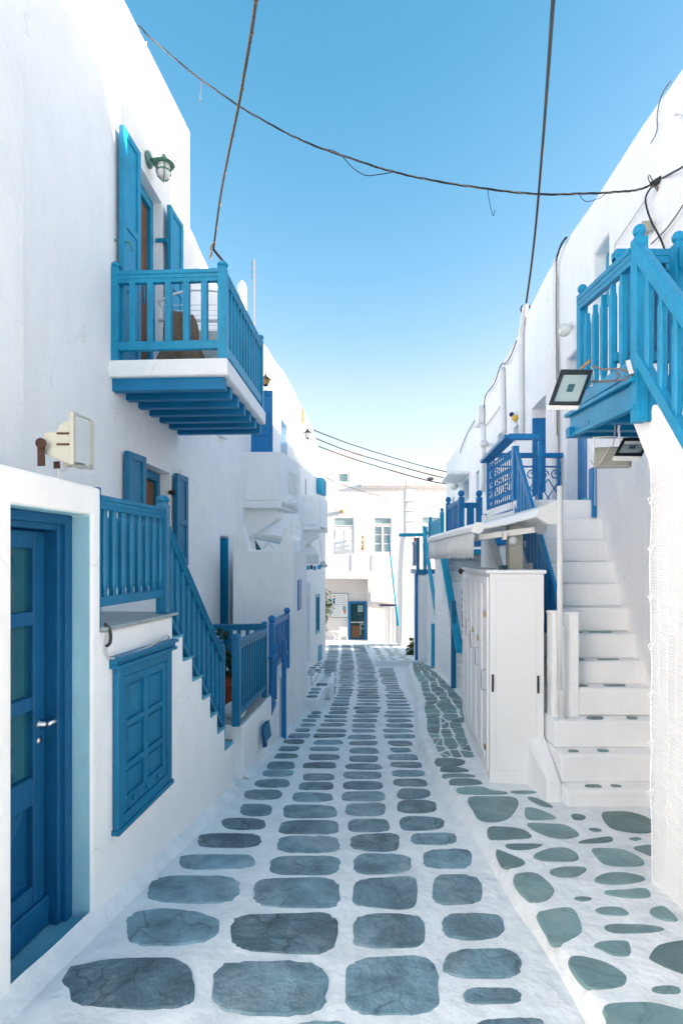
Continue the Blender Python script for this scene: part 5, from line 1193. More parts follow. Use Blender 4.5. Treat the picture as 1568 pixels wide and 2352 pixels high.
# ================================================================== white stairs on the right
def zp(y): return gz(y)+ph(y)
def Rx(y): return 2.35+.085*y
stairs = thing('outdoor_stairs', 'white masonry stairs climbing to the right facade, slate insets in treads', 'stairs', (2.2, 5, zp(4.5)))
zk = [.07, .30, .529, .774, .98, 1.218, 1.448, 1.671, 1.895, 2.128, 2.37, 2.60]
dk = [4.34+.165*k for k in range(11)]+[6.15]
for k in range(12):
    xl = (1.80, 1.815, 1.83)[k] if k < 3 else 1.97
    y1 = dk[k+1]+.3 if k < 11 else 7.4
    jit = .006*math.sin(k*2.3)
    mb = MB(); nseg = 8; b = []
    # slightly uneven nosing
    top = []; 
    for i in range(nseg+1):
        x = lerp(xl, Rx(dk[k])+.05, i/nseg); y = dk[k]+.010*noise.noise(Vector((x*3, k*1.7, 0))); z = zk[k]+.008*noise.noise(Vector((x*2, k*3.1, 5)))
        mb.v += [Vector((x, y, (zk[k-1] if k else -.4))), Vector((x, y, z)), Vector((x, y1, z)), Vector((x, y1, (zk[k-1] if k else -.4)))]
    for i in range(nseg):
        a = i*4; c = a+4
        for q in range(4): mb.f.append((a+q, a+(q+1) % 4, c+(q+1) % 4, c+q))
    mb.f += [(0, 1, 2, 3), (nseg*4+3, nseg*4+2, nseg*4+1, nseg*4)]
    o = mb.build('step' if k < 11 else 'landing', 'plaster', stairs, bevel=.018, seg=3)
    ins = {0: ((1362, .07), (1414, .05)), 1: ((1316, .045), (1384, .05)), 2: ((1365, .075), (1450, .05)), 3: ((1327, .09), (1411, .10)), 4: ((1325, .07), (1396, .11)), 5: ((1320, .07), (1379, .11))}.get(k, ())
    for (u, hw) in ins:
        y = dk[k]+.085; x = (u-U0)/FPX*y; e_ = superell(x, y, hw, .032, 12, 2.6, .07, srng); stone_from(o, [Vector((p[0], p[1], zk[k]+.003)) for p in e_], 'flag', .006, 'slate', .006)
mb = MB(); mb.hexa([(1.66, 4.42, -.4), (1.81, 4.42, -.4), (1.83, 4.95, -.4), (1.66, 4.95, -.4), (1.68, 4.44, .12), (1.80, 4.44, .10), (1.82, 4.95, .40), (1.67, 4.95, .32)]); mb.build('side_wall', 'plaster', stairs, bevel=.03, seg=3)
mb = MB(); mb.hexa([(1.70, 4.96, -.4), (1.965, 4.96, -.4), (1.965, 7.4, -.6), (1.86, 7.4, -.6), (1.80, 4.96, .45), (1.965, 4.96, .55), (1.965, 7.4, 2.55), (1.90, 7.4, 2.55)]); mb.build('side_wall', 'plaster', stairs, bevel=.02, seg=2)
mb = MB(); mb.box(1.862, 2.0, 4.80, 4.95, .45, 1.455); mb.box(1.855, 2.005, 4.795, 4.955, 1.43, 1.46); mb.build('newel_block', 'plaster', stairs, bevel=.015, seg=2)
mb = MB(); mb.box(2.003, 2.105, 4.815, 4.94, .50, 1.44); mb.box(1.998, 2.112, 4.81, 4.945, 1.425, 1.455); mb.build('newel_block', 'plaster', stairs, bevel=.015, seg=2)
MB().tube([(1.925, 4.765, .49), (1.925, 4.765, 1.34)], .032, 12).build('pipe', 'white_metal', stairs, smooth=True)
# stair hand rail (wide cobalt board) with slats
hr = MB(); hr.beam((1.985, 6.2, 3.17), (2.0, 4.98, 1.47), .11, .035, up=(0, .58, .81)); rail = hr.build('hand_rail', 'cobalt', stairs, bevel=.006)
MB().beam((1.985, 6.2, 2.50), (2.0, 5.0, .80), .04, .12).build('string_board', 'cobalt', rail, bevel=.005)
balusters(rail, (1.985, 6.2), (2.0, 5.0), 2.5, .80, .66, 11, .07, 'flat', 'cobalt')
post(MB(), 1.985, 6.22, 2.60, 3.22, .07, cap=False).build('post', 'cobalt', rail, bevel=.005)
# landing railing of wrought iron
def scroll(mb, c, r_, sgn, ax, turns=1.35, th=.008, flip=1):
    pts = []
    for i in range(15):
        t = i/14; a = sgn*(t*turns*2*math.pi)+(0 if flip > 0 else math.pi); rr_ = r_*(1-.72*t); pts.append(c+ax*(rr_*math.cos(a))+Vector((0, 0, rr_*math.sin(a))))
    mb.tube(pts, th, 5)
irons = thing('iron_railing', 'blue wrought iron landing railing with scrolls and wide wooden rail', 'railing', (2.0, 6.8, 2.6))
pA, pB, pC = Vector((1.975, 6.25, 0)), Vector((1.985, 7.38, 0)), Vector((2.97, 7.40, 0))
def zv(p, z): return Vector((p.x, p.y, z))
mb = MB(); mb.tube([zv(pA, 3.19), zv(pB, 3.19)], .012, 6); mb.build('top_bar', 'cobalt', irons); mb = MB(); mb.tube([zv(pA, 2.50), zv(pB, 2.50)], .014, 6); mb.build('bottom_bar', 'cobalt', irons)
nb = 13
for k in range(nb):
    p = pA.lerp(pB, (k+.3)/nb); mb = MB(); mb.tube([zv(p, 2.50), zv(p, 3.19)], .008, 5)
    ax = (pB-pA).normalized()
    for (z, s_) in ((3.12, 1), (2.98, -1), (2.60, 1), (2.72, -1)): scroll(mb, zv(p, z)+ax*.03, .035, s_, ax, th=.006)
    mb.sphere(zv(p, 2.86), .016, 6, 4); mb.build('scrolled_bar', 'cobalt', irons)
mb = MB(); mb.tube([zv(pB, 3.19), zv(pC, 3.19)], .012, 6); mb.build('top_bar', 'cobalt', irons); mb = MB(); mb.tube([zv(pB, 2.55), zv(pC, 2.55)], .012, 6); mb.build('bottom_bar', 'cobalt', irons)
for k in range(6):
    p = pB.lerp(pC, (k+.5)/6); ax = Vector((1, 0, 0)); mb = MB()
    if k % 2 == 0: mb.tube([zv(p, 2.55), zv(p, 3.3)], .012, 5)
    scroll(mb, zv(p, 3.08)+ax*.02, .075, 1, ax, th=.009); scroll(mb, zv(p, 2.68)-ax*.02, .06, -1, ax, th=.009)
    mb.tube([zv(p, 3.02)-ax*.08, zv(p, 2.74)+ax*.10], .008, 5); mb.tube([zv(p, 3.02)+ax*.08, zv(p, 2.74)-ax*.10], .008, 5)
    mb.build('scroll_panel', 'cobalt', irons)
MB().beam((1.97, 7.45, 3.27), (1.95, 6.27, 3.345), .15, .045).build('wooden_rail', 'cobalt', irons, bevel=.006)
MB().beam((1.93, 6.30, 3.345), (2.285, 6.30, 3.345), .07, .065).build('wooden_rail', 'cobalt', irons, bevel=.006)
MB().beam((2.10, 7.33, 3.33), (2.99, 7.33, 3.33), .08, .06).build('wooden_rail', 'cobalt', irons, bevel=.006)
for p in (zv(pB, 0), Vector((2.30, 6.32, 0)), Vector((2.93, 7.36, 0))): post(MB(), p.x, p.y, 2.60, 3.30, .035, cap=False).build('post', 'cobalt', irons)
# ================================================================== white locker cabinet
cab = thing('locker_cabinet', 'tall white locker cabinet with padlocked doors on the right pavement', 'cabinet', (1.6, 6, zp(5)))
K = WP((1.344, 4.94), (1.70, 7.55), -1)           # its street side
LK = (Vector((1.70, 7.55))-Vector((1.344, 4.94))).length
ztop = 1.79
bt = MB(); bt.hexa([K.w(.0, zp(4.94)+.03, 0), K.w(LK, zp(7.55)+.02, 0), K.w(LK, zp(7.55)+.02, -.47), K.w(.0, zp(4.94)+.03, -.47), K.w(0, ztop, 0), K.w(LK, ztop, 0), K.w(LK, ztop, -.47), K.w(0, ztop, -.47)])
bt.build('body', 'white_paint', cab, bevel=.006)
tp = MB(); K.box(tp, -.03, LK+.02, ztop+.001, ztop+.035, -.49, .035); tp.build('top_board', 'white_paint', cab, bevel=.008)
pb_ = MB(); pb_.hexa([K.w(-.004, zp(4.94)-.02, .004), K.w(LK, zp(7.55)-.02, .004), K.w(LK, zp(7.55)-.02, -.46), K.w(-.004, zp(4.94)-.02, -.46), K.w(-.004, zp(4.94)+.029, .004), K.w(LK, zp(7.55)+.019, .004), K.w(LK, zp(7.55)+.019, -.46), K.w(-.004, zp(4.94)+.029, -.46)]); pb_.build('plinth', 'white_paint', cab)
nd = 5
for i in range(nd):
    a, b = lerp(.02, LK, i/nd), lerp(.02, LK, (i+1)/nd)-.012
    y = K.w(a, 0).y; zb_ = zp(y)+.09; m_ = MB(); fw = .075
    K.box(m_, a, a+fw, zb_, ztop-.03, .002, .024); K.box(m_, b-fw, b, zb_, ztop-.03, .002, .024)
    K.box(m_, a+fw, b-fw, zb_, zb_+.09, .003, .023); K.box(m_, a+fw, b-fw, ztop-.11, ztop-.03, .003, .023)
    dr = m_.build('door', 'white_paint', cab, bevel=.004)
    q = MB(); K.box(q, a+fw-.004, b-fw+.004, zb_+.08, ztop-.10, .001, .008); q.build('panel', 'white_paint', dr)
    zz = (.80, .93, 1.03, 1.1, 1.15)[i]
    hb = MB().tube([K.w(a+.10, zz-.09, .022), K.w(a+.10, zz-.09, .06), K.w(a+.10, zz+.09, .06), K.w(a+.10, zz+.09, .022)], .007, 6); hb.build('handle', 'metal', dr)
    if i < 3:
        z2 = (1.42, 1.12, 1.14)[i]; p = K.w(a+.10 if i else a+.06, z2, .035)
        MB().box(p.x-.008, p.x+.008, p.y-.02, p.y+.02, p.z-.03, p.z+.012).build('padlock', 'brass', dr, bevel=.004)
        MB().tube(catmull([p+Vector((0, -.012, .01)), p+Vector((0, -.012, .035)), p+Vector((0, .012, .035)), p+Vector((0, .012, .01))], 4), .004, 5).build('shackle', 'metal', dr)
p = K.w(.07, .20, .035); MB().box(p.x-.008, p.x+.008, p.y-.02, p.y+.02, p.z-.03, p.z+.02).build('padlock', 'brass', cab, bevel=.004)
# end face towards the viewer: panel with a thin bead and two black pulls
fy = 4.94; zb_ = zp(4.94)+.03
Fq = WP((1.344, 4.94), tuple((K.a-K.n*.47)), 1)
pf = MB(); Fq.box(pf, .0, .47, zb_, ztop-.001, .001, .010); fd = pf.build('end_panel', 'white_paint', cab)
bd_ = MB()
for (a, b, c, d) in ((.055, .06, zb_+.09, ztop-.06), (.405, .41, zb_+.09, ztop-.06), (.06, .405, zb_+.09, zb_+.095), (.06, .405, ztop-.065, ztop-.06)): Fq.box(bd_, a, b, c, d, .010, .014)
bd_.build('bead', 'white_metal', fd)
for s_ in (.025, .42):
    q = MB(); Fq.box(q, s_-.009, s_+.009, .72, .88, .011, .028); q.build('pull', 'dark', fd, bevel=.006)
tag(MB().box(1.46, 1.53, 5.0, 5.06, ztop+.036, ztop+.075).build('cable_box', 'tile_teal', bevel=.006), 'small dark green connector box on top of the white cabinet', 'box')
# square white post behind the cabinet carrying the awning
tag(MB().box(1.62, 1.75, 5.25, 5.38, ztop+.036, 2.25).build('awning_post', 'lamp_beige', bevel=.006), 'short beige square post standing on the white cabinet', 'post')
# ================================================================== white awning, half rolled in
aw = thing('awning', 'white retractable awning with scalloped valance over the locker cabinet', 'awning', (1.6, 6, 2.2))
y0, y1 = 4.82, 7.3
bx = 1.215; cx = 1.86
# fabric from cassette to front bar, sagging a little
fb = MB(); NX, NY = 8, 12
for side in (0, 1):
    for j in range(NY+1):
        for i in range(NX+1):
            a, b = i/NX, j/NY
            fb.v.append(Vector((lerp(bx+.03, cx, a), lerp(y0, y1, b), lerp(2.20, 2.345, a)-.02*math.sin(a*3.14)*(.6+.4*math.sin(b*5))-.012*side)))
n_ = (NX+1)*(NY+1)
for side in (0, 1):
    for j in range(NY):
        for i in range(NX): k = side*n_+j*(NX+1)+i; fb.f.append((k, k+1, k+NX+2, k+NX+1))
for i in range(NX): fb.f += [(i, i+1, i+1+n_, i+n_), (NY*(NX+1)+i, NY*(NX+1)+i+1, NY*(NX+1)+i+1+n_, NY*(NX+1)+i+n_)]
for j in range(NY): a = j*(NX+1); c = a+NX+1; fb.f += [(a, c, c+n_, a+n_), (a+NX, c+NX, c+NX+n_, a+NX+n_)]
fb.build('fabric', 'canvas', aw, smooth=True)
pr = [(bx-.06, 2.165), (bx-.055, 2.215), (bx-.02, 2.245), (bx+.03, 2.24), (bx+.05, 2.21), (bx+.03, 2.17), (bx, 2.15)]
MB().prism([Vector((x, y0, z)) for (x, z) in pr], (0, y1-y0, 0)).build('front_bar', 'white_metal', aw, bevel=.008)
MB().prism([Vector((x+(x-bx)*.12, y0-.012, z+(z-2.2)*.12)) for (x, z) in pr], (0, .011, 0)).build('end_cap', 'white_metal', aw, bevel=.004)
# valance with scallops
vl = MB(); NV = 90; zt_ = 2.165
for i in range(NV+1):
    t = i/NV; y = lerp(y0+.01, y1-.01, t); w_ = bx-.045+.018*math.sin(t*11)*(1)+.01*math.sin(t*27); sc = .022*abs(math.sin(t*math.pi*22))
    zb_ = zt_-.215-sc+(.03 if i % 2 else 0)*0
    vl.v += [Vector((bx-.04, y, zt_)), Vector((w_*.5+(bx-.04)*.5, y, zt_-.11)), Vector((w_, y, zb_)), Vector((w_+.004, y, zb_)), Vector((bx-.036, y, zt_))]
for i in range(NV):
    a = i*5; c = a+5
    for q in range(4): vl.f.append((a+q, a+q+1, c+q+1, c+q))
vl.build('valance', 'canvas', aw, smooth=True)
# cassette
cs = [(cx-.14, 2.30), (cx-.10, 2.375), (cx, 2.42), (cx+.06, 2.42), (cx+.06, 2.24), (cx-.03, 2.235)]
MB().prism([Vector((x, y0, z)) for (x, z) in cs], (0, y1-y0, 0)).build('cassette', 'white_metal', aw, bevel=.008)
MB().prism([Vector((x+(x-cx)*.06, y0-.014, z+(z-2.33)*.06)) for (x, z) in cs], (0, .013, 0)).build('end_cap', 'white_metal', aw, bevel=.004)
# folding arms
for yy in (4.95, 6.6):
    MB().beam((cx-.04, yy, 2.20), (bx+.05, yy+.08, 2.125), .035, .055).build('arm', 'white_metal', aw, bevel=.006)
MB().lathe([(.055, 0), (.055, .02)], (cx-.06, 4.93, 2.20), 14, (0, -1, 0)).build('hinge_plate', 'metal', aw)
MB().box(bx+.25, bx+.28, 4.92, 4.98, 2.10, 2.17).build('arm_joint', 'white_metal', aw)
MB().lathe([(.04, 0), (.04, .03), (.02, .05)], (bx+.33, 4.92, 2.09), 12, (0, -1, -.4)).build('camera_dome', 'lamp_glass', aw, smooth=True)
pm = MB().tube([(1.905, 4.75, .78), (1.905, 4.75, 2.56)], .024, 12); tag(pm.build('awning_pole', 'white_metal', smooth=True), 'round white pole rising beside the stairs to the awning', 'pole')
# ================================================================== near right: rising stair with teal landing
N_ = WP((1.775, 0), (1.775+.01*3, 3), -1)
ns = thing('stair_parapet', 'white stair parapet at far right wrapped in white plastic mesh', 'wall', (2.1, 2.5, zp(2.5)))
poly = [N_.sz(u, v) for (u, v) in ((1494, 2060), (1494, 1112), (1484, 1062), (1452, 978), (1442, 957), (1450, 942), (1476, 932), (1497, 927), (1512, 958), (1520, 990))]
poly = [(.92, -.4), (poly[0][0], -.4)]+poly[1:]+[N_.sz(1568, 1078), (1.2, .32), (.92, -.05)]
wall(N_, poly, [], .5).build('wall', 'plaster', ns, bevel=.025, seg=3)
hexp(MB(), [(2.28, 2.2), (2.62, 2.2), (2.62, 3.1), (2.28, 3.1)], -.4, 1.9).build('wall', 'plaster', ns)
fillet_y = None
# white net over it: fine wavy strands
def net(parent, wp, s0, s1, z0f, z1f, off, pitch, seed, vs=9, r_=.0032):
    r = random.Random(seed); mb = MB(); z = max(z0f(s0), z0f(s1))
    zmin = min(z0f(s0), z0f(s1)); zmax = max(z1f(s0), z1f(s1)); n = int((zmax-zmin)/pitch)
    for k in range(n):
        z = zmin+pitch*k; pts = []
        for i in range(15):
            s_ = lerp(s0, s1, i/14)
            if z < z0f(s_) or z > z1f(s_): continue
            pts.append(wp.w(s_, z+.012*noise.noise(Vector((s_*3, z*1.6, seed)))+.006*math.sin(s_*16+z*3+seed), off+.006*noise.noise(Vector((s_*4, z*4, seed+3)))))
        if len(pts) > 2: mb.tube(pts, r_, 4, False)
    mb.build('net_strands', 'net', parent, kind='stuff')
    mb = MB()
    for k in range(vs):
        s_ = lerp(s0, s1, k/(vs-1)); pts = [wp.w(s_+.004*math.sin(q*2.2+k), lerp(z0f(s_), z1f(s_), q/16), off+.012*noise.noise(Vector((s_*4, lerp(z0f(s_), z1f(s_), q/16)*4, seed+3)))) for q in range(17)]
        mb.tube(pts, r_*.45 if k else r_*1.2, 4, False)
    mb.build('net_uprights', 'net', parent, kind='stuff')
sN = N_.s_at(1503)
net(ns, N_, sN, 1.9, lambda s_: zp(s_)+.02, lambda s_: lerp(2.48, 2.36, (sN-s_)/.6), .022, .0165, 3, 16)
for k in range(7):                        # knots at the net's edge
    z = .55+k*.28; p = N_.w(sN-.01, z, .03); mb = MB().tube([p, p+Vector((-.02, -.01, .03)), p+Vector((.01, -.02, .05)), p+Vector((.0, 0, .0))], .004, 5); mb.build('knot', 'net', ns)
# net over the facade wall beside the white stairs
nw = thing('wall_net', 'white plastic mesh stretched over the wall beside the white stairs', 'net', tuple(R.w(5, 1.5, .05)))
net(nw, R, 3.3, Rs(1371)-.06, lambda s_: pl([(4.3, .0), (4.5, .3), (6.0, 2.45), (7, 2.7)], s_)+.05, lambda s_: 2.95, .05, .021, 6, 26, .003)
# teal landing
ld = thing('stair_landing', 'weathered teal wooden landing and railing above the white mesh wall', 'landing', (2.0, 3.8, 2.85))
La, Lb = Vector((1.725, 3.2)), Vector((1.85, 4.41))
W = WP(tuple(La), tuple(Lb), -1); WL = (Lb-La).length
fs = MB(); W.box(fs, .0, WL, 2.80, 2.955, -.04, .0, 2.905, 3.075); fs.build('fascia', 'teal_right', ld, bevel=.006)
fs = MB(); W.box(fs, -.02, WL+.04, 2.955, 2.985, -.05, .035, 3.076, 3.106); fs.build('top_moulding', 'teal_right', ld, bevel=.006)
fs = MB(); W.box(fs, -.01, WL+.01, 2.795, 2.825, .001, .02, 2.90, 2.93); fs.build('bottom_moulding', 'teal_right', ld, bevel=.006)
dk_ = MB(); dk_.hexa([W.w(0, 2.86, -.041), W.w(WL, 2.97, -.041), Vector((2.75, Lb.y, 2.97)), Vector((2.65, La.y, 2.86)), W.w(0, 2.93, -.041), W.w(WL, 3.04, -.041), Vector((2.75, Lb.y, 3.04)), Vector((2.65, La.y, 2.93))]); dk_.build('deck', 'blue_beam', ld)
for k in range(4):
    y = lerp(3.3, 4.3, k/3); MB().box(1.80, 2.7, y, y+.07, 2.80+.03*k, 2.875+.03*k).build('joist', 'blue_beam', ld)
MB().box(2.0, 2.06, 3.16, 3.2, 1.9, 2.9)
fe = MB(); fe.box(1.79, 2.6, 3.172, 3.199, 2.72, 2.99); fe.build('end_board', 'teal_right', ld, bevel=.006)
zt0, zt1 = 3.755, 4.02
rl = mkrail(ld, 'landing_railing', (1.745, 3.24), (1.935, 4.38), zt0, zt1, 3.06, 3.20, .05, .085, .09, 'teal_right')
balusters(rl, (1.745, 3.24), (1.935, 4.38), 3.08, 3.22, .62, 5, .046, 'waist', 'teal_right', .17, .86)
post(MB(), 1.75, 3.2, 2.72, 3.80, .07, ball=.036).build('newel', 'teal_right', rl, bevel=.005)
post(MB(), 1.945, 4.40, 2.95, 4.06, .066, ball=.036).build('newel', 'teal_right', rl, bevel=.005)
xb = (1557-U0)/FPX*3.25
post(MB(), xb, 3.25, 2.72, 3.79, .07, ball=.036).build('newel', 'teal_right', rl, bevel=.005)
rb_ = mkrail(ld, 'gate_rail', (1.80, 3.6), (xb+.25, 3.6), 3.93, 3.93, 3.25, 3.25, .05, .11, .06, 'teal_right')
balusters(rb_, (1.80, 3.6), (xb+.25, 3.6), 3.26, 3.26, .62, 5, .05, 'square', 'teal_right')
# descending rail towards the viewer
d0_, d1_ = Vector((1.735, 3.16)), Vector((1.70, 2.2))
sr = MB(); sr.beam((1.735, 3.165, 3.70), (1.655, .95, 0.9), .055, .12); dsc = sr.build('descending_rail', 'teal_right', ld, bevel=.006)
MB().beam((1.735, 3.165, 3.085), (1.655, .95, 0.285), .05, .095).build('descending_string', 'teal_right', dsc, bevel=.006)
balusters(dsc, (1.735, 3.165), (1.655, .95), 3.085, 0.285, .56, 16, .044, 'waist', 'teal_right', .045, .97)
post(MB(), 1.655, .93, zp(.95), 1.02, .07, ball=.036).build('newel', 'teal_right', dsc, bevel=.005)
sr = MB(); sr.beam((xb-.0, 3.2, 3.70), (xb-.07, .95, .89), .055, .12); dsc2 = sr.build('descending_rail', 'teal_right', ld, bevel=.006)
balusters(dsc2, (xb, 3.2), (xb-.07, .95), 3.085, .28, .56, 16, .044, 'waist', 'teal_right', .045, .97)
MB().beam((1.80, 3.2, 2.78), (1.93, 3.165, 2.35), .05, .03).build('brace', 'teal_right', ld)
for k in range(13):
    y = 3.14-.16*k; MB().box(1.80, 2.27, y-.17, y, 2.35-.2*k, 2.78-.205*k).build('tread', 'plaster', ld, bevel=.01)
# ---- floodlights
def led(name, label, quad, inner, ext, bracket, rod=None, chip=True):
    q = [PX(*p) for p in quad]; c = sum(q, Vector())/4
    t = thing(name, label, 'floodlight', tuple(c))
    nrm = (q[1]-q[0]).cross(q[3]-q[0]).normalized(); 
    if nrm.y > 0: nrm = -nrm
    def off(k): return nrm*k
    MB().prism([p-off(.004) for p in q], -nrm*ext).build('housing', 'white_metal', t, bevel=.008, seg=3)
    rim = MB(); i_ = [PX(*p) for p in inner]
    rim.add([p+off(0.0) for p in q]+[p+off(0.0) for p in i_]+[p+off(.008) for p in q]+[p+off(.006) for p in i_],
            [(8+k, 8+(k+1) % 4, 12+(k+1) % 4, 12+k) for k in range(4)]+[(k, (k+1) % 4, 8+(k+1) % 4, 8+k) for k in range(4)]+[(4+k, 4+(k+1) % 4, 12+(k+1) % 4, 12+k) for k in range(4)])
    rim.build('bezel', 'dark', t, bevel=.003)
    MB().prism([p+off(.001) for p in i_], -nrm*.004).build('lamp_glass', 'led_glass', t)
    if chip:
        m0 = [i_[0].lerp(i_[2], .5)+(p-i_[0].lerp(i_[2], .5))*.28 for p in i_]
        MB().prism([p+off(.003) for p in m0], -nrm*.001).build('led_chip', 'tile_teal', t)
    return t, c, nrm
t, c, nrm = led('floodlight', 'black rimmed floodlight on rusty arm at the teal landing corner', ((1287, 850, 3.22), (1361.6, 851, 3.22), (1331, 931, 3.05), (1258.7, 930, 3.05)), ((1294, 860.7, 3.20), (1348.8, 861, 3.20), (1326, 923, 3.07), (1271.6, 923, 3.07)), .035, None)
mb = MB(); mb.beam(PX(1333, 846, 3.26), PX(1353, 829, 3.26), .03, .018); mb.build('bracket', 'rust_orange', t, bevel=.003)
wire([PX(1360, 840, 3.26), PX(1385, 848, 3.24), PX(1420, 847, 3.22), PX(1450, 857, 3.2)], .006, 'arm_rod', 'cable_grey', t)
wire([PX(1355, 876, 3.24), PX(1400, 876, 3.22), PX(1422, 864, 3.22), PX(1412, 852, 3.22)], .005, 'arm_rod', 'cable_grey', t)
wire([PX(1360, 876, 3.24), PX(1420, 874, 3.22), PX(1445, 866, 3.2), PX(1452, 858, 3.2)], .006, 'arm_rod', 'cable_grey', t)
wire([PX(1356, 842, 3.26), PX(1363, 855, 3.27), PX(1362, 875, 3.27), PX(1354, 887, 3.27)], .004, 'flex', 'cable_white', t)
MB().beam(PX(1441, 827, 3.185), PX(1450, 858, 3.185), .025, .006, up=(0, 1, 0)).build('wall_plate', 'white_metal', t)
t, c, nrm = led('floodlight', 'black rimmed floodlight hanging under the teal landing', ((1430, 1007, 3.75), (1492, 1007, 3.75), (1474, 1048, 3.62), (1409, 1047, 3.62)), ((1435, 1014, 3.74), (1485, 1014, 3.74), (1468, 1041, 3.63), (1419, 1041, 3.63)), .04, None)
MB().tube([PX(1424, 1020, 3.75), PX(1420, 985, 3.78), PX(1424, 965, 3.8)], .008, 6).build('bracket', 'white_metal', t)
bk = thing('floodlight', 'beige back of a floodlight hung on a wire under the landing', 'floodlight', tuple(PX(1405, 1077, 4.0)))
MB().hexa([PX(1362, 1074, 3.95), PX(1446, 1073, 3.95), PX(1450, 1075, 4.15), PX(1364, 1077, 4.15), PX(1364, 1028, 3.98), PX(1447, 1024, 3.98), PX(1452, 1024, 4.1), PX(1366, 1028, 4.1)]).build('housing', 'lamp_beige', bk, bevel=.015, seg=3)
wire([PX(1364, 1040, 3.96), PX(1363, 1010, 3.96), PX(1366, 1005, 3.96), PX(1410, 1003, 3.96), PX(1452, 1008, 3.96)], .005, 'hanger', 'white_metal', bk)
wire([PX(1356, 1058, 3.93), PX(1366, 1070, 3.93), PX(1378, 1062, 3.93), PX(1398, 1030, 3.93), PX(1408, 1020, 3.93), PX(1412, 985, 3.93), PX(1411, 970, 3.93), PX(1436, 958, 3.93)], .004, 'flex', 'cable_white', bk)
# small speaker box and cable clamp on the facade above
mb = MB(); R.box(mb, Rs(1503), Rs(1492), R.z(1497, 535), R.z(1497, 512), .02, .10); tag(mb.build('sensor', 'lamp_beige', bevel=.006), 'small beige sensor box on the wall above the teal newel', 'sensor')
# ================================================================== further stairs with cobalt and cyan rails
cl = thing('stair_landing', 'cobalt blue wooden stair landing with ball topped posts at right', 'landing', (2.1, 9.4, 2.2))
zl_ = 2.28
MB().box(2.0, 3.2, 9.05, 10.3, zl_-.1, zl_).build('deck', 'cobalt', cl)
MB().box(2.65, 3.2, 9.1, 10.25, -.9, zl_-.101).build('support_wall', 'plaster', cl, bevel=.02)
r = mkrail(cl, 'side_railing', (2.0, 9.1), (2.0, 10.2), 2.93, 2.93, 2.36, 2.36, .05, .06, .05, 'cobalt'); balusters(r, (2.0, 9.1), (2.0, 10.2), 2.37, 2.37, .52, 9, .04, 'square', 'cobalt')
r2 = mkrail(cl, 'front_railing', (2.0, 9.1), (2.31, 9.1), 2.87, 2.87, 2.36, 2.36, .05, .07, .05, 'cobalt'); balusters(r2, (2.0, 9.1), (2.31, 9.1), 2.37, 2.37, .46, 1, .1, 'square', 'cobalt')
r3 = mkrail(cl, 'front_railing', (2.31, 9.1), (3.1, 9.1), 2.68, 2.68, 2.30, 2.30, .05, .07, .05, 'cobalt'); balusters(r3, (2.31, 9.1), (3.1, 9.1), 2.31, 2.31, .33, 4, .08, 'square', 'cobalt')
for (x, y, z) in ((2.0, 9.1, 2.97), (2.30, 9.1, 2.97), (2.0, 10.2, 2.99)): post(MB(), x, y, zl_, z, .09, ball=.055).build('post', 'cobalt', r, bevel=.006)
# the stair belonging to it, coming down towards the cabinet
fl1 = thing('outdoor_stairs', 'narrow white stairs behind the cabinet with a cyan hand rail', 'stairs', (2.3, 8.6, -.3))
# cyan landing with rails further on
cy = thing('stair_landing', 'cyan wooden landing and railing panel behind the cobalt posts', 'landing', (2.3, 11.3, 2.0))
MB().box(2.02, 3.4, 11.0, 12.6, 2.05, 2.15).build('deck', 'cyan_paint', cy)
MB().box(2.14, 3.4, 11.75, 12.5, -1.0, 2.049).build('support_wall', 'plaster', cy, bevel=.02)
r = mkrail(cy, 'side_railing', (2.04, 11.05), (2.06, 12.5), 2.78, 2.78, 2.22, 2.22, .05, .06, .05, 'cyan_paint'); balusters(r, (2.04, 11.05), (2.06, 12.5), 2.22, 2.22, .53, 12, .06, 'square', 'cyan_paint')
for (y, z) in ((11.05, 2.90), (12.5, 2.84)): post(MB(), 2.04, y, 2.15, z, .08, ball=.04).build('post', 'cyan_paint', r, bevel=.006)
# cyan descending boards: second flight
dn = MB(); dn.beam((2.0, 11.0, 2.30), (2.10, 9.75, .30), .10, .09); h_ = dn.build('hand_rail', 'cyan_paint', fl1, bevel=.006)
MB().beam((2.10, 11.0, 2.1), (2.2, 9.75, .1), .03, .12).build('string_board', 'cyan_paint', h_, bevel=.004)
post(MB(), 2.065, 10.05, zp(10.05)-.02, 1.18, .085, cap=False).build('newel', 'blue_left', h_, bevel=.006)
for k in range(11):
    y = 10.12+.15*k; z = -.28+.22*k
    MB().box(2.13+.001*k, 2.95, y, 11.85, z-.22 if k else -1.2, z).build('step', 'plaster', fl1, bevel=.015)
# white pier between the two flights, with the meter door
pr_ = thing('stair_pier', 'slim white pier with small meter hatch between the right stairs', 'pier', (2.2, 11, -.7))
ya = 11.3
MB().prism([Vector((X(u, ya), ya, Z(v, ya))) for (u, v) in ((1014, 1294), (1031, 1294), (1033, 1420), (1036, 1575), (1022, 1575), (1020, 1430))], (.25, .6, 0)).build('wall', 'plaster', pr_, bevel=.02)
MB().box(X(1024, ya), X(1033, ya), ya-.02, ya-.001, Z(1560, ya), Z(1438, ya)).build('hatch', 'white_paint', pr_, bevel=.004)
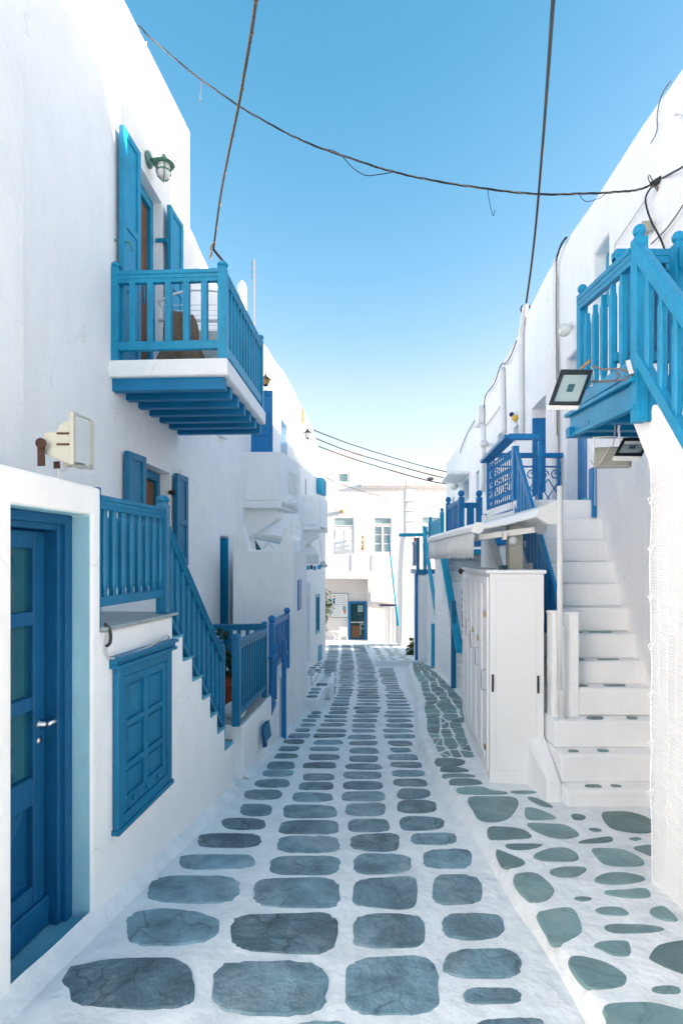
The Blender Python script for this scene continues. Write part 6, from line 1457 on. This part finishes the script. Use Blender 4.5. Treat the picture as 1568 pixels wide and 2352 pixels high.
# farthest flight: cyan landing with red cloth, long double hand rail
fa = thing('outdoor_stairs', 'far white stairs with long cyan double hand rail and landing', 'stairs', (2.6, 15.3, gz(15)))
yt, yb = 16.2, 14.4
for k in range(11):
    y = 16.1-.155*k; z = 1.52-.25*k
    MB().box(2.52, 3.45, y-.18, 16.19, z-.25 if k < 10 else -1.8, z).build('step', 'plaster', fa, bevel=.015)
MB().box(2.30, 2.64, 16.25, 17.3, -1.8, 1.52).build('support_wall', 'plaster', fa, bevel=.03)
MB().box(2.22, 3.5, 16.2, 17.4, 1.53, 1.66).build('deck', 'blue_left', fa)
for (a, b) in (((2.44, 16.15, 2.90), (2.60, 14.55, .18)), ((2.47, 16.15, 2.50), (2.63, 14.55, -.22))):
    MB().beam(a, b, .07, .13).build('hand_rail', 'cyan_paint', fa, bevel=.006)
for (u, v, yy, w_) in ((1010, 1417, 14.6, .11), (995, 1433, 14.3, .11)):
    post(MB(), X(u, yy), yy, gz(yy), Z(v, yy), w_, cap=False).build('newel', 'cyan_paint', fa, bevel=.006)
r = mkrail(fa, 'front_railing', (2.48, 16.2), (2.92, 16.2), 2.78, 2.78, 2.2, 2.2, .06, .08, .06, 'cyan_paint'); balusters(r, (2.48, 16.2), (2.92, 16.2), 2.2, 2.2, .55, 2, .09, 'flat', 'cyan_paint')
for x in (2.48, 2.90): post(MB(), x, 16.2, 1.66, 2.86, .10).build('post', 'cyan_paint', r, bevel=.006)
r = mkrail(fa, 'side_railing', (2.28, 16.25), (2.28, 17.3), 2.5, 2.5, 1.8, 1.8, .06, .08, .06, 'blue_left'); balusters(r, (2.28, 16.25), (2.28, 17.3), 1.8, 1.8, .65, 6, .06, 'square', 'blue_left')
post(MB(), 2.28, 16.25, 1.6, 2.55, .09).build('post', 'blue_left', r)
MB().beam((1.70, 16.1, Z(1229, 16.1)), (2.50, 16.1, Z(1228, 16.1)), .05, .10).build('boom_board', 'cyan_paint', fa, bevel=.006)
MB().tube([(2.24, 16.3, gz(16.3)), (2.24, 16.3, 1.55)], .045, 8).build('drain_pipe', 'cobalt', fa, smooth=True)
tag(MB().prism([PX(950, 1235, 17), PX(961, 1235, 17), PX(961, 1272, 17), PX(954, 1280, 17)], (0, .015, 0)).build('red_cloth', 'red_cloth'), 'faded red cloth hanging behind the far cyan landing', 'cloth')
# green bush at the wall foot
bs = thing('bush', 'small green bush growing at the foot of the far right wall', 'bush', tuple(PX(953, 1507, 18.5)))
lr = random.Random(21); lv = MB()
for (u, v, r_, n_) in ((953, 1495, .30, 160), (950, 1505, .28, 110), (956, 1480, .26, 90), (957, 1468, .14, 30), (944, 1508, .18, 40)): leaves(lv, PX(u, v, 18.5), r_, n_, .07, lr)
lv.build('foliage', 'leaf', bs, kind='stuff')
MB().tube([PX(953, 1512, 18.5), PX(953, 1497, 18.5), PX(956, 1475, 18.5)], .03, 6).build('trunk', 'stem', bs)
# string of dark keepsakes beside the cabinet
ks = thing('keepsake_string', 'string of small dark red keepsakes beside the white cabinet', 'ornament', tuple(PX(1063, 1475, 8.2)))
MB().tube([PX(1064, 1340, 8.2), PX(1064, 1478, 8.2)], .006, 5).build('cord', 'cable_white', ks)
for k, v in enumerate((1361, 1377, 1393, 1408, 1423, 1438, 1454, 1473)):
    MB().box(PX(1061.5, v, 8.18).x, PX(1066, v, 8.18).x, 8.16, 8.22, PX(0, v+(5 if k < 7 else 8), 8.18).z, PX(0, v-5, 8.18).z).build('keepsake', 'iron_rust' if k % 2 else 'dark', ks, bevel=.006)
# camera under the awning, beyond the cabinet
tag(MB().lathe([(.04, 0), (.045, .05), (.03, .08)], PX(1058, 1310, 7.9), 12, (0, -1, -.3)).build('security_camera', 'dark', smooth=True), 'small black security camera under the far end of the awning', 'camera')
# ================================================================== overhead cables
def span(name, label, pts, r_, m, ties=None, group='overhead cables'):
    o = tag(MB().tube(catmull([PX(*p) for p in pts], 10), r_, 8).build(name, m, smooth=True), label, 'cable', group)
    return o
t = thing('overhead_cable', 'thick black cable with brown ties dropping to the left roof', 'cable', tuple(PX(485, 575, 8.3)), 'overhead cables')
path = [(600, -260, 2.6), (592, -60, 3.7), (587, 0, 4.0), (574, 90, 4.5), (548, 240, 5.4), (525, 350, 6.2), (508, 440, 7.0), (498, 510, 7.7), (493, 550, 8.1), (490, 572, 8.3)]
P_ = catmull([PX(*p) for p in path], 8); MB().tube(P_, .015, 8).build('cable', 'cable', t, smooth=True)
MB().tube([p+Vector((.012, 0, .012)) for p in P_], .006, 6).build('messenger_wire', 'cable_grey', t, smooth=True)
for k in range(16, len(P_)-2, 7):
    d_ = (P_[k+1]-P_[k]).normalized(); MB().tube([P_[k]-d_*.012+Vector((.004, 0, .004)), P_[k]+d_*.012+Vector((.004, 0, .004))], .019, 8).build('cable_tie', 'tie', t)
wire([PX(490, 572, 8.3), PX(500, 585, 8.2), (PX(512, 600, 8.1)), PX(517, 612, 8.1), PX(515, 630, 8.1)], .02, 'tail', 'cable', t)
wire([PX(482, 594, 8.25), PX(486, 580, 8.25), PX(484, 570, 8.3), PX(489, 560, 8.2)], .014, 'insulator', 'cane', t)
t = thing('overhead_cable', 'twisted pair of cables sagging across the street', 'cable', tuple(PX(850, 390, 5.3)), 'overhead cables')
path = [(318, 55, 5.75), (345, 85, 5.7), (440, 165, 5.6), (545, 240, 5.5), (640, 295, 5.45), (720, 333, 5.4), (850, 378, 5.3), (920, 398, 5.25), (1000, 415, 5.2), (1110, 432, 5.1), (1230, 445, 5.0), (1340, 444, 4.95), (1420, 440, 4.85), (1470, 434, 4.75), (1500, 420, 4.72)]
P_ = catmull([PX(*p) for p in path], 8)
for ph_, m_, r_ in ((0, 'cable', .005), (2.1, 'cable_grey', .0042), (4.2, 'cable', .0042)):
    MB().tube([p+Vector((0, .006*math.cos(i*.75+ph_), .006*math.sin(i*.75+ph_))) for i, p in enumerate(P_)], r_, 6).build('strand', m_, t, smooth=True)
wire([PX(720, 336, 5.4), PX(775, 350, 5.36), PX(810, 385, 5.33), PX(840, 402, 5.31), PX(870, 400, 5.3), PX(900, 395, 5.26)], .004, 'loose_strand', 'cable', t)
wire([PX(1120, 435, 5.1), PX(1123, 460, 5.1), PX(1132, 495, 5.1), PX(1136, 480, 5.1)], .003, 'loose_end', 'cable', t)
wire([PX(1330, 446, 4.95), PX(1345, 462, 4.95), PX(1375, 455, 4.9), PX(1390, 444, 4.88)], .003, 'loose_end', 'cable', t)
wire([PX(462, 185, 5.6), PX(460, 215, 5.6), PX(457, 232, 5.6), PX(463, 222, 5.6)], .0025, 'loose_end', 'cable_grey', t)
MB().tube([PX(1496, 424, 4.72), PX(1518, 410, 4.70)], .028, 8).build('clamp', 'black_iron', t)
wire([PX(1518, 410, 4.7), PX(1545, 395, 4.4), PX(1568, 382, 4.2), PX(1640, 330, 3.7)], .008, 'lead', 'cable', t)
wire([PX(1505, 425, 4.72), PX(1525, 458, 4.78), PX(1542, 468, 4.8)], .014, 'lead', 'cable_grey', t)
wire([PX(1495, 425, 4.72), PX(1488, 408, 4.72), PX(1492, 402, 4.72), PX(1499, 418, 4.72)], .004, 'loose_end', 'cable', t)
span('overhead_cable', 'black cable rising from the right roof edge to the top of the picture', [(1300, -300, 3.2), (1278, -80, 4.1), (1270, 0, 4.5), (1258, 170, 5.6), (1246, 330, 6.9), (1232, 500, 8.0), (1220, 610, 8.8), (1209, 690, 9.25), (1207, 705, 9.3)], .018, 'cable')
lp = [PX(1207+11*math.cos(a*.6), 710+11*math.sin(a*.6), 9.3) for a in range(11)]
tag(MB().tube(lp, .016, 6).build('cable_loop', 'cable', smooth=True), 'coiled black cable loop on the right roof edge', 'cable')
span('overhead_cable', 'uppermost of three thin cables over the far end', [(716, 986, 17), (800, 1018, 18.5), (900, 1050, 20), (980, 1073, 21.3), (1026, 1084, 22)], .022, 'cable')
span('overhead_cable', 'middle one of three thin cables over the far end', [(716, 1003, 17), (800, 1036, 18.5), (900, 1066, 20), (980, 1088, 21.3), (1026, 1099, 22)], .022, 'cable')
span('overhead_cable', 'lowest of three cables over the far end, with a knot', [(732, 1025, 17.5), (800, 1050, 18.5), (900, 1081, 20), (980, 1103, 21.3), (1026, 1112, 22)], .022, 'cable')
tag(MB().sphere(PX(988, 1100, 21.4), .10, 8, 6, (1.4, .8, .7)).build('cable_knot', 'cable_grey'), 'grey bundle knotted on the lowest far cable', 'cable knot')
span('overhead_cable', 'thin grey wire slanting to the far white pillar', [(738, 1094, 20), (830, 1128, 21.5), (928, 1152, 23.9), (1015, 1167, 24.5)], .012, 'cable_grey')
print('objects', len(bpy.data.objects), 'tris', sum(len(m.polygons) for m in bpy.data.meshes))
